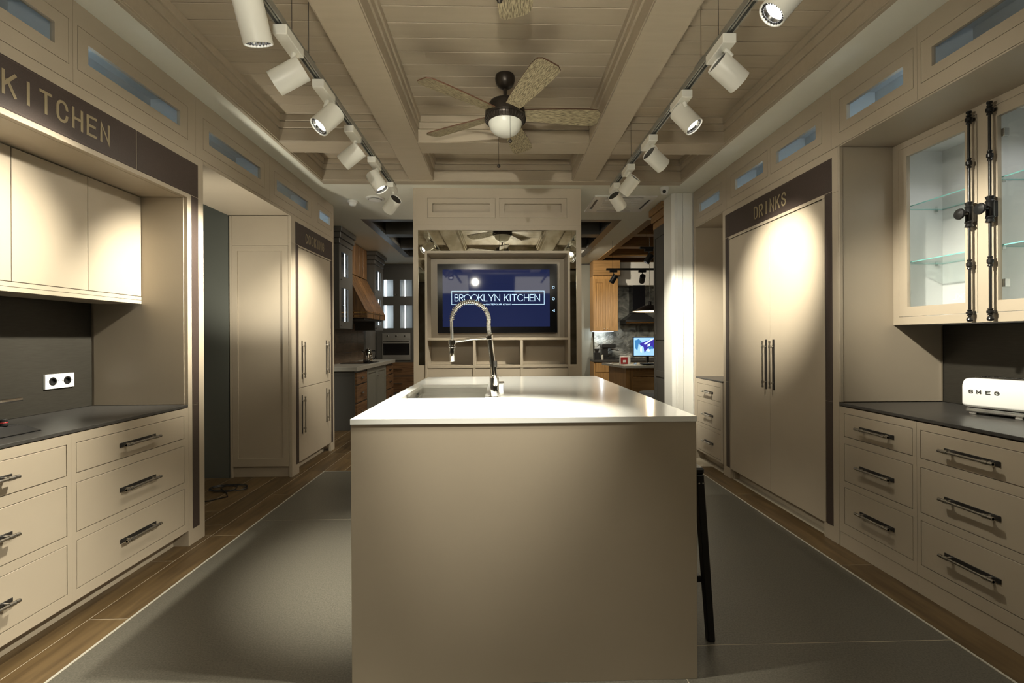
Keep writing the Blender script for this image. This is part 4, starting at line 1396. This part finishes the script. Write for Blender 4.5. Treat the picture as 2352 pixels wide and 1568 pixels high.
link('stud', bm, copper, t)
bx('filter', black, t, -2.10, -2.58, hy0 + .03, hy1 - .05, 1.600, 1.6215, 0)

# back wall of the grey kitchen
BY = 9.88
t = thing('oven_tower', 'graphite tall unit at the back with glass doors above a built in oven', 'cabinet', (-1.9, 10.05, 0))
wins = [(-2.475, -2.24, 2.19, 2.54), (-2.105, -1.845, 2.19, 2.54), (-2.475, -2.24, 1.52, 2.0), (-2.105, -1.845, 1.52, 2.0)]
bm = slab(B(), planeY(), (-2.60, -1.10, 1.45, HC - .002), wins, BY, BY + .024)
link('door_frame', bm, kgrey, t)
bx('carcass', kgrey, t, -2.60, -1.10, BY + .22, BY + .36, .05, HC - .003, 0)
bx('side_panel', kgrey, t, -2.60, -2.50, BY + .0005, BY + .2195, .05, 1.449, 0)
bm = slab(B(), planeY(), (-2.50, -1.10, .05, 1.449), [(-2.475, -1.885, .845, 1.415)], BY, BY + .024)
link('lower_frame', bm, kgrey, t)
bx('interior', cab_in, t, -2.59, -1.11, BY + .205, BY + .219, 1.46, HC - .02, 0)
for (a, b, c_, d_) in wins:
    link('glass_pane', box(B(), a + .001, b - .001, BY + .010, BY + .014, c_ + .001, d_ - .001), pane, t)
    xx = a + .035 if a < -2.3 else a + .09
    ww = .05 if a < -2.3 else .014
    bx('led_strip', led_white, t, xx, xx + ww, BY + .06, BY + .07, c_ - .02, d_ + .02, 0)
for (z0, z1) in ((.52, .80), (.17, .50)):
    d = bx('drawer', walnut_h, t, -2.45, -1.12, BY - .004, BY - .0005, z0, z1, .001)
    link('pull', tube(B(), [(-2.25, BY - .03, z1 - .14), (-2.05, BY - .03, z1 - .14)], .009, 8), silver, d, smooth=True)
for xx in (-2.20, -2.145):
    link('knob', lathe(B(), [(.005, 0), (.005, .015), (.012, .02), (.0, .03)], (xx, BY, 2.23), (0, -1, 0), 10, cap=False), silver, t, smooth=True)
t = thing('built_in_oven', 'steel built in oven with black glass door in the back tower', 'oven', (-2.18, 9.9, .85))
bx('body', steel, t, -2.474, -1.886, BY + .002, BY + .2, .846, 1.414, .001)
bx('control_panel', steel, t, -2.474, -1.886, BY - .012, BY + .0015, 1.29, 1.414, .002)
bx('door', steel, t, -2.474, -1.886, BY - .014, BY + .0015, .846, 1.285, .002)
bx('door_glass', oven_glass, t, -2.455, -1.905, BY - .017, BY - .0145, .955, 1.20, .001)
link('handle', tube(B(), [(-2.45, BY - .045, 1.245), (-1.91, BY - .045, 1.245)], .010, 8), silver, t, smooth=True)
for xx in (-2.36, -2.18, -2.0):
    link('knob', lathe(B(), [(.022, 0), (.02, .02), (.0, .021)], (xx, BY - .0125, 1.352), (0, -1, 0), 14, cap=False), silver, t, smooth=True)

# ------------------------------------------------------------------ background, right
t = thing('tall_cabinet', 'plain grey tall cabinet at the back just right of the media unit', 'cabinet', (1.6, 10.0, 0))
bx('carcass', kgrey, t, 1.20, 1.995, 9.90, 10.24, .0, HC - .003, .002)
for a, b in ((1.21, 1.60), (1.603, 1.99)):
    d = bx('door', kgrey2, t, a, b, 9.878, 9.8995, .02, 2.85, .002)
    bx('pull', silver, d, (b - .06 if a < 1.5 else a + .02), (b - .02 if a < 1.5 else a + .06), 9.865, 9.8775, 1.02, 1.05, .002)
WY = 9.40
t = thing('oak_wall_cabinet', 'honey oak wall cabinet hanging on the stone wall at back right', 'cabinet', (2.15, 9.6, 1.43))
bx('carcass', oak_v, t, 1.90, 2.40, WY + .022, WY + .36, 1.43, 2.558, .002)
for a, b in ((1.902, 2.149), (2.152, 2.398)):
    bm = slab(B(), planeY(), (a, b, 1.435, 2.49), [(a + .06, b - .06, 1.52, 2.41)], WY, WY + .021)
    d = link('door', bm, oak_v, t)
    for k in range(3):
        w3 = (b - a - .12) / 3
        bx('slat', oak_v, d, a + .06 + k * w3 + .001, a + .06 + (k + 1) * w3 - .001, WY + .010, WY + .0205, 1.515, 2.415, .001)
    link('knob', lathe(B(), [(.005, 0), (.005, .012), (.011, .018), (.0, .026)], ((b - .03 if a < 2 else a + .03), WY, 1.475), (0, -1, 0), 10, cap=False), silver, d, smooth=True)
bx('light_strip', led_white, t, 1.93, 2.37, WY + .26, WY + .275, 1.422, 1.4295, 0)
bx('fascia', oak_h, t, 1.90, 2.45, WY - .01, WY + .36, 2.561, HC - .006, .002)
from mathutils import noise
bm = B()
NX, NZ = 88, 82
gv = []
for j in range(NZ + 1):
    row = []
    for i in range(NX + 1):
        x, z = 1.998 + 1.602 * i / NX, .86 + 1.51 * j / NZ
        led = noise.noise(Vector((x * 1.1, 0, z * 1.6 + .5 * x))) * .8 + noise.noise(Vector((x * 2.3, 3, z * 6.5 + x * 1.3))) * .7
        led = math.floor(led * 5) / 5 * .055 + noise.noise(Vector((x * 9, 7, z * 14))) * .012
        row.append(bm.verts.new((x, 9.835 - .03 - max(min(led, .05), -.03), z)))
    gv.append(row)
for j in range(NZ):
    for i in range(NX):
        bm.faces.new((gv[j][i], gv[j][i + 1], gv[j + 1][i + 1], gv[j + 1][i]))
edge = gv[0] + [r[-1] for r in gv[1:]] + gv[-1][-2::-1] + [r[0] for r in gv[-2:0:-1]]
back = [bm.verts.new((v.co.x, 9.87, v.co.z)) for v in edge]
for i in range(len(edge)):
    k = (i + 1) % len(edge)
    bm.faces.new((edge[i], edge[k], back[k], back[i]))
bm.faces.new(back)
tag(link('stone_wall', bm, stone), 'rough split grey slate cladding on the wall at back right', 'cladding')
tag(bx('plaster_band', white_wall, None, 2.46, 3.6, 9.62, 9.87, 2.385, HC - .008, .002), 'plain white plaster band above the slate wall', 'wall band')
GO = 'oak base cabinets along the slate wall'
for a, b, lab in ((1.90, 2.55, 'oak base cabinet under the coffee machine at back right'), (2.552, 3.3, 'oak base cabinet under the black hood at back right')):
    t = thing('base_cabinet', lab, 'cabinet', ((a + b) / 2, 9.6, 0), group=GO)
    bx('carcass', oak_v, t, a, b, WY - .008, 9.79, .10, .80, .002)
    bx('plinth', kgrey, t, a, b, WY + .05, WY + .07, 0, .099, 0)
    for (z0, z1) in ((.60, .79), (.11, .59)):
        bx('drawer', oak_v, t, a + .03, b - .03, WY - .028, WY - .0085, z0, z1, .003)
tag(bx('worktop', charcoal, None, 1.90, 3.4, WY - .04, 9.795, .805, .85, .003), 'dark worktop along the slate wall under the oak wall cabinet', 'worktop')
t = thing('chimney_hood', 'black chimney hood with brass rail on the slate wall', 'hood', (2.9, 9.6, 1.57))
bx('chimney', bezel, t, 2.735, 2.985, WY + .10, 9.79, 1.80, 2.373, .003)
bm = B()
vb_ = [(2.55, WY - .03, 1.66), (3.17, WY - .03, 1.66), (3.17, 9.79, 1.66), (2.55, 9.79, 1.66)]
vt_ = [(2.735, WY + .10, 1.795), (2.985, WY + .10, 1.795), (2.985, 9.79, 1.795), (2.735, 9.79, 1.795)]
A_ = [bm.verts.new(p) for p in vb_]
D_ = [bm.verts.new(p) for p in vt_]
bm.faces.new(A_)
bm.faces.new(D_)
for i in range(4):
    bm.faces.new((A_[i], A_[(i + 1) % 4], D_[(i + 1) % 4], D_[i]))
link('canopy', bm, black, t)
bx('rim', black, t, 2.547, 3.173, WY - .033, 9.79, 1.578, 1.6595, .002)
link('rail', tube(B(), [(2.55, WY - .06, 1.60), (3.17, WY - .06, 1.60)], .011, 8), copper, t, smooth=True)
# coffee machine and grinder
t = thing('coffee_machine', 'black espresso machine on the dark worktop at back right', 'coffee machine', (2.22, 9.55, .85))
bx('base', black, t, 2.09, 2.36, 9.45, 9.70, .851, .90, .006)
bx('column', black, t, 2.10, 2.22, 9.50, 9.70, .9005, 1.09, .006)
bx('head', black, t, 2.09, 2.37, 9.45, 9.70, 1.0905, 1.165, .010)
link('portafilter', tube(B(), [(2.29, 9.47, 1.07), (2.32, 9.42, 1.06), (2.40, 9.36, 1.04)], [.03, .014, .012], 10), handle_black, t, smooth=True)
link('cup_tray', box(B(), 2.23, 2.36, 9.46, 9.62, .9005, .912, .003), silver, t)
t = thing('coffee_grinder', 'small dark coffee grinder left of the espresso machine', 'grinder', (1.98, 9.5, .85))
bx('body', black, t, 1.93, 2.04, 9.44, 9.58, .851, 1.0, .006)
link('hopper', lathe(B(), [(.03, 0), (.05, .06), (.05, .07), (.02, .075)], (1.985, 9.51, 1.0005), (0, 0, 1), 16), handle_black, t, smooth=True)
for k, (xx, lab) in enumerate(((2.045, 'glass jar on the dark worktop between grinder and espresso machine'),)):
    t = thing('glass_jar', lab, 'jar', (xx + .02, 9.38, .85))
    link('body', lathe(B(), [(.024, .0005), (.026, .02), (.026, .09), (.02, .1)], (xx + .03, 9.40, .85), (0, 0, 1), 14), lightstone, t, smooth=True)
    link('lid', lathe(B(), [(.022, .1005), (.022, .115), (.0, .118)], (xx + .03, 9.40, .85), (0, 0, 1), 14, cap=False), silver, t, smooth=True)

# desk island at back right
t = thing('oak_desk', 'honey oak desk block with grey stone top at back right', 'desk', (2.2, 7.3, 0))
bm = B()
prism(bm, [(1.70, 7.74, .846), (1.825, 6.84, .846), (2.70, 6.86, .846), (2.70, 7.76, .846)], (0, 0, .034))
link('desk_top', bm, lightstone, t)
bm = B()
prism(bm, [(1.80, 7.66, 0), (1.89, 6.92, 0), (2.66, 6.93, 0), (2.66, 7.68, 0)], (0, 0, .845))
link('block', bm, oak_v, t)
bx('end_post', oak_v, t, 1.875, 1.94, 6.895, 6.918, .0, .845, .003)
bx('front_panel', oak_h, t, 1.985, 2.62, 6.905, 6.919, .10, .70, .003)
bx('front_rail', oak_h, t, 1.985, 2.62, 6.900, 6.919, .72, .80, .003)
bx('socket_box', black, t, 1.862, 1.874, 7.20, 7.27, .60, .68, .002)
DZ = .8805
t = thing('monitor', 'computer monitor on the oak desk showing a pale blue room drawing', 'monitor', (2.3, 7.2, DZ))
bx('foot', black, t, 2.20, 2.42, 7.10, 7.28, DZ, DZ + .012, .003)
bx('stand', black, t, 2.29, 2.33, 7.22, 7.25, DZ + .0125, 1.05, .002)
bx('housing', black, t, 2.07, 2.56, 7.20, 7.225, 1.0, 1.31, .004)
sc = bx('display', screen_pale, t, 2.085, 2.545, 7.197, 7.1995, 1.018, 1.295, 0)
for pts, mm in (([(2.095, 1.255), (2.13, 1.262), (2.16, 1.275), (2.20, 1.24), (2.21, 1.215), (2.16, 1.205), (2.14, 1.10), (2.105, 1.13)], screen_teal),
                ([(2.17, 1.205), (2.26, 1.235), (2.40, 1.285), (2.44, 1.25), (2.45, 1.13), (2.37, 1.12), (2.32, 1.15), (2.25, 1.06), (2.235, 1.15), (2.17, 1.19)], screen_violet),
                ([(2.24, 1.20), (2.36, 1.275), (2.42, 1.285), (2.26, 1.185)], screen_white),
                ([(2.30, 1.19), (2.345, 1.21), (2.335, 1.165), (2.295, 1.155)], screen_white),
                ([(2.27, 1.10), (2.31, 1.125), (2.35, 1.105), (2.32, 1.075)], screen_white),
                ([(2.30, 1.14), (2.37, 1.17), (2.39, 1.13), (2.33, 1.11)], screen_teal),
                ([(2.18, 1.14), (2.21, 1.155), (2.21, 1.06), (2.185, 1.08)], screen_white)):
    i = len(sc.children)
    link('drawing_patch', prism(B(), [(p[0], 7.1968 - .0002 * i, p[1]) for p in pts], (0, -.0001, 0)), mm, sc)
t = thing('display_box', 'small red fronted display box standing on the oak desk', 'box', (1.92, 7.2, DZ))
bx('case', socket_white, t, 1.86, 2.02, 7.16, 7.22, DZ, DZ + .125, .003)
bx('red_front', red_pl, t, 1.868, 1.975, 7.155, 7.1595, DZ + .01, DZ + .115, .001)
bx('plaque', paper, t, 1.90, 1.95, 7.152, 7.1548, DZ + .035, DZ + .07, .001)
tag(bx('paper_sheet', paper, None, 1.90, 2.06, 6.93, 7.10, DZ, DZ + .004, 0), 'white sheets of paper on the near edge of the oak desk', 'paper')
tag(bx('notebook', lightstone, None, 1.80, 1.90, 7.3, 7.48, DZ, DZ + .012, .002), 'small pale notebook on the far left corner of the oak desk', 'notebook')
t = thing('serving_dish', 'dark shallow dish with silver rim on the oak desk by the monitor', 'dish', (2.17, 6.98, DZ))
link('dish', lathe(B(), [(.05, 0), (.09, .018), (.105, .03), (.10, .031), (.07, .012), (.0, .008)], (2.22, 6.99, DZ), (0, 0, 1), 24, cap=False), handle_black, t, smooth=True)
link('rim', lathe(B(), [(.1055, .0302), (.107, .033), (.101, .034), (.100, .0315)], (2.22, 6.99, DZ), (0, 0, 1), 24, cap=False), silver, t, smooth=True)
for (xx, yy) in ((2.12, 7.07), (2.33, 7.02)):
    pass
t = thing('steel_utensil', 'tangle of small silver utensils beside the monitor foot', 'utensil', (2.2, 7.05, DZ))
for k in range(3):
    link('spoon', tube(B(), [(2.03 + k * .02, 7.03 + k * .012, DZ + .006), (2.06 + k * .02, 7.075 + k * .01, DZ + .03), (2.07 + k * .015, 7.12 + k * .01, DZ + .012)], .005, 6), silver, t, smooth=True)
# chair
t = thing('upholstered_chair', 'grey upholstered chair half hidden by the dark tall cabinet', 'chair', (2.2, 6.4, 0))
bm = lathe(B(), [(.0, .44), (.20, .44), (.235, .47), (.235, .51), (.20, .545), (.0, .55)], (2.15, 6.42, .0), (0, 0, 1), 24, cap=False)
link('seat', bm, grey_felt, t, smooth=True)
bm = B()
secs = []
for k in range(13):
    a = math.radians(-60 + 120 * k / 12 + 0)
    hgt = .86 - .10 * abs(k - 6) / 6
    px_, py_ = 2.15 + .24 * math.cos(a), 6.42 + .24 * math.sin(a)
    qx, qy = 2.15 + .30 * math.cos(a), 6.42 + .30 * math.sin(a)
    secs.append([bm.verts.new(v) for v in ((px_, py_, .50), (px_ + .03, py_, hgt), (qx + .03, qy, hgt + .01), (qx, qy, .48))])
for i in range(12):
    for k in range(4):
        bm.faces.new((secs[i][k], secs[i][(k + 1) % 4], secs[i + 1][(k + 1) % 4], secs[i + 1][k]))
bm.faces.new(secs[0])
bm.faces.new(secs[-1])
link('backrest', bm, grey_felt, t, smooth=True)
for (dx, dy) in ((-.15, -.15), (-.15, .15), (.15, -.15), (.15, .15)):
    link('leg', tube(B(), [(2.15 + dx, 6.42 + dy, .44), (2.15 + dx * 1.25, 6.42 + dy * 1.25, .0)], [.018, .011], 10), black_wood, t, smooth=True)
# dark tall cabinet with oak cornice
t = thing('tall_cabinet', 'dark grey panelled tall cabinet with oak cornice beside the white column', 'cabinet', (2.2, 5.5, 0))
DX, DY0, DY1 = 1.905, 5.302, 5.71
bx('carcass', dkgrey, t, DX + .022, 2.6, DY0, DY1, 0, 2.62, 0)
bm = slab(B(), planeX(0), (DY0, DY1, .0, 2.62), [(DY0 + .05, DY1 - .05, .10, .83), (DY0 + .05, DY1 - .05, .90, 1.27), (DY0 + .05, DY1 - .05, 1.34, 2.50)], DX, DX + .021)
d = link('door', bm, dkgrey, t)
for (z0, z1) in ((.10, .83), (.90, 1.27), (1.34, 2.50)):
    bx('recessed_panel', dkgrey, d, DX + .010, DX + .0205, DY0 + .045, DY1 - .045, z0 - .005, z1 + .005, 0)
for k, (z0, z1, e) in enumerate(((2.621, 2.70, .005), (2.701, 2.785, .025), (2.786, HC - .003, .045))):
    bx('cornice', oak_h, t, DX - e, 2.6, DY0, DY1 + e, z0, z1, .006)

# pendant and black track at back right
t = thing('pendant_lamp', 'black dish pendant lamp with lit cream inside over the oak desk', 'pendant', (2.42, 7.3, 1.72))
link('shade', lathe(B(), [(.03, .10), (.10, .085), (.19, .035), (.27, .0), (.265, -.003), (.19, .028), (.10, .075)], (2.37, 7.3, 1.712), (0, 0, 1), 32, cap=False), black, t, smooth=True)
link('inner_shade', lathe(B(), [(.264, -.004), (.19, .022), (.10, .066), (.0, .074)], (2.37, 7.3, 1.712), (0, 0, 1), 32, cap=False), pend_in, t, smooth=True)
link('bulb', lathe(B(), [(.0, -.035), (.022, -.028), (.03, 0), (.018, .03), (.012, .05)], (2.37, 7.3, 1.755), (0, 0, 1), 14, cap=False), lens_glow, t, smooth=True)
lamp('pendant_bulb', 'POINT', (2.37, 7.3, 1.70), None, 9, (1, .80, .5), radius=.035)
link('cap', lathe(B(), [(.03, .10), (.03, .15), (.01, .16)], (2.37, 7.3, 1.712), (0, 0, 1), 14), black, t, smooth=True)
bm = B()
for k in range(55):
    zz = 1.875 + k * .0225
    a = (k % 2) * PI / 2
    c_, s_ = math.cos(a), math.sin(a)
    pts = [(2.345 + (.006 * math.cos(q)) * c_, 7.3 + (.006 * math.cos(q)) * s_, zz + .014 * math.sin(q)) for q in [2 * PI * j / 8 for j in range(9)]]
    tube(bm, [(p[0] + .025, p[1], p[2]) for p in pts], .0018, 4)
link('chain', bm, silver, t)


def black_track(label, x0, x1, y, z, spots):
    t = thing('light_track', label, 'track', ((x0 + x1) / 2, y, z))
    bx('rail', black, t, x0, x1, y - .018, y + .018, z - .03, z, .001)
    for xx in (x0 + .1, x1 - .1):
        link('suspension_wire', tube(B(), [(xx, y, z), (xx, y, 3.12)], .0015, 5), handle_black, t)
    for (xx, d, lab) in spots:
        s = thing('track_spotlight', lab, 'spotlight', (xx, y, z - .03), group='black spotlights of the oak kitchen')
        bx('adapter', black, s, xx - .06, xx + .06, y - .02, y + .02, z - .065, z - .0305, .002)
        D = Vector(d).normalized()
        c_ = Vector((xx, y, z - .17))
        link('stem', tube(B(), [(xx, y, z - .066), c_ - D * .03], .008, 8), black, s)
        bk = c_ - D * .07
        link('housing', lathe(B(), [(.0, .0), (.045, .0), (.046, .003), (.046, .14), (.04, .14), (.038, .12)], bk, D, 20, cap=False), black, s, smooth=True)
        link('lens', lathe(B(), [(.038, .121), (.0, .122)], bk, D, 20, cap=False), lens_glow, s)
        lamp('spot_beam', 'SPOT', c_ + D * .08, D, 75, WARM, 1.5, 1.0, .03)


black_track('long black lighting track across the oak ceiling at back right', 1.73, 3.4, 7.5, 2.42, [
    (1.845, (-.45, .35, -.8), 'left black spotlight on the long black track, tipped left'),
    (2.315, (.12, .80, -.55), 'middle black spotlight on the long black track, hanging straight')])
black_track('short black lighting track near the dark tall cabinet', 2.05, 3.2, 6.75, 2.62, [
    (2.18, (-.5, .1, -.75), 'black spotlight on the short upper black track')])

# fill lights added for the back kitchens, out of view behind the media unit
lamp('kitchen_fill', 'SPOT', (-1.0, 7.6, 2.86), (-.75, .1, -.65), 75, (1, .88, .7), 1.9, 1.0, .05)
lamp('kitchen_fill', 'SPOT', (-.9, 8.6, 2.86), (-.4, .6, -.7), 45, (1, .9, .75), 2.2, 1.0, .05)
lamp('kitchen_fill', 'SPOT', (1.0, 8.2, 2.86), (.75, .40, -.50), 260, (1, .88, .7), 2.2, 1.0, .05)
lamp('kitchen_fill', 'SPOT', (.2, 5.9, 2.86), (.6, .3, -.7), 60, (1, .88, .7), 2.4, 1.0, .05)
lamp('kitchen_fill', 'SPOT', (-.4, 5.9, 2.86), (-.8, .3, -.7), 60, (1, .88, .7), 2.4, 1.0, .05)
lamp('undercabinet_glow', 'POINT', (2.12, 9.66, 1.38), None, 5, (.8, .92, 1), radius=.02)
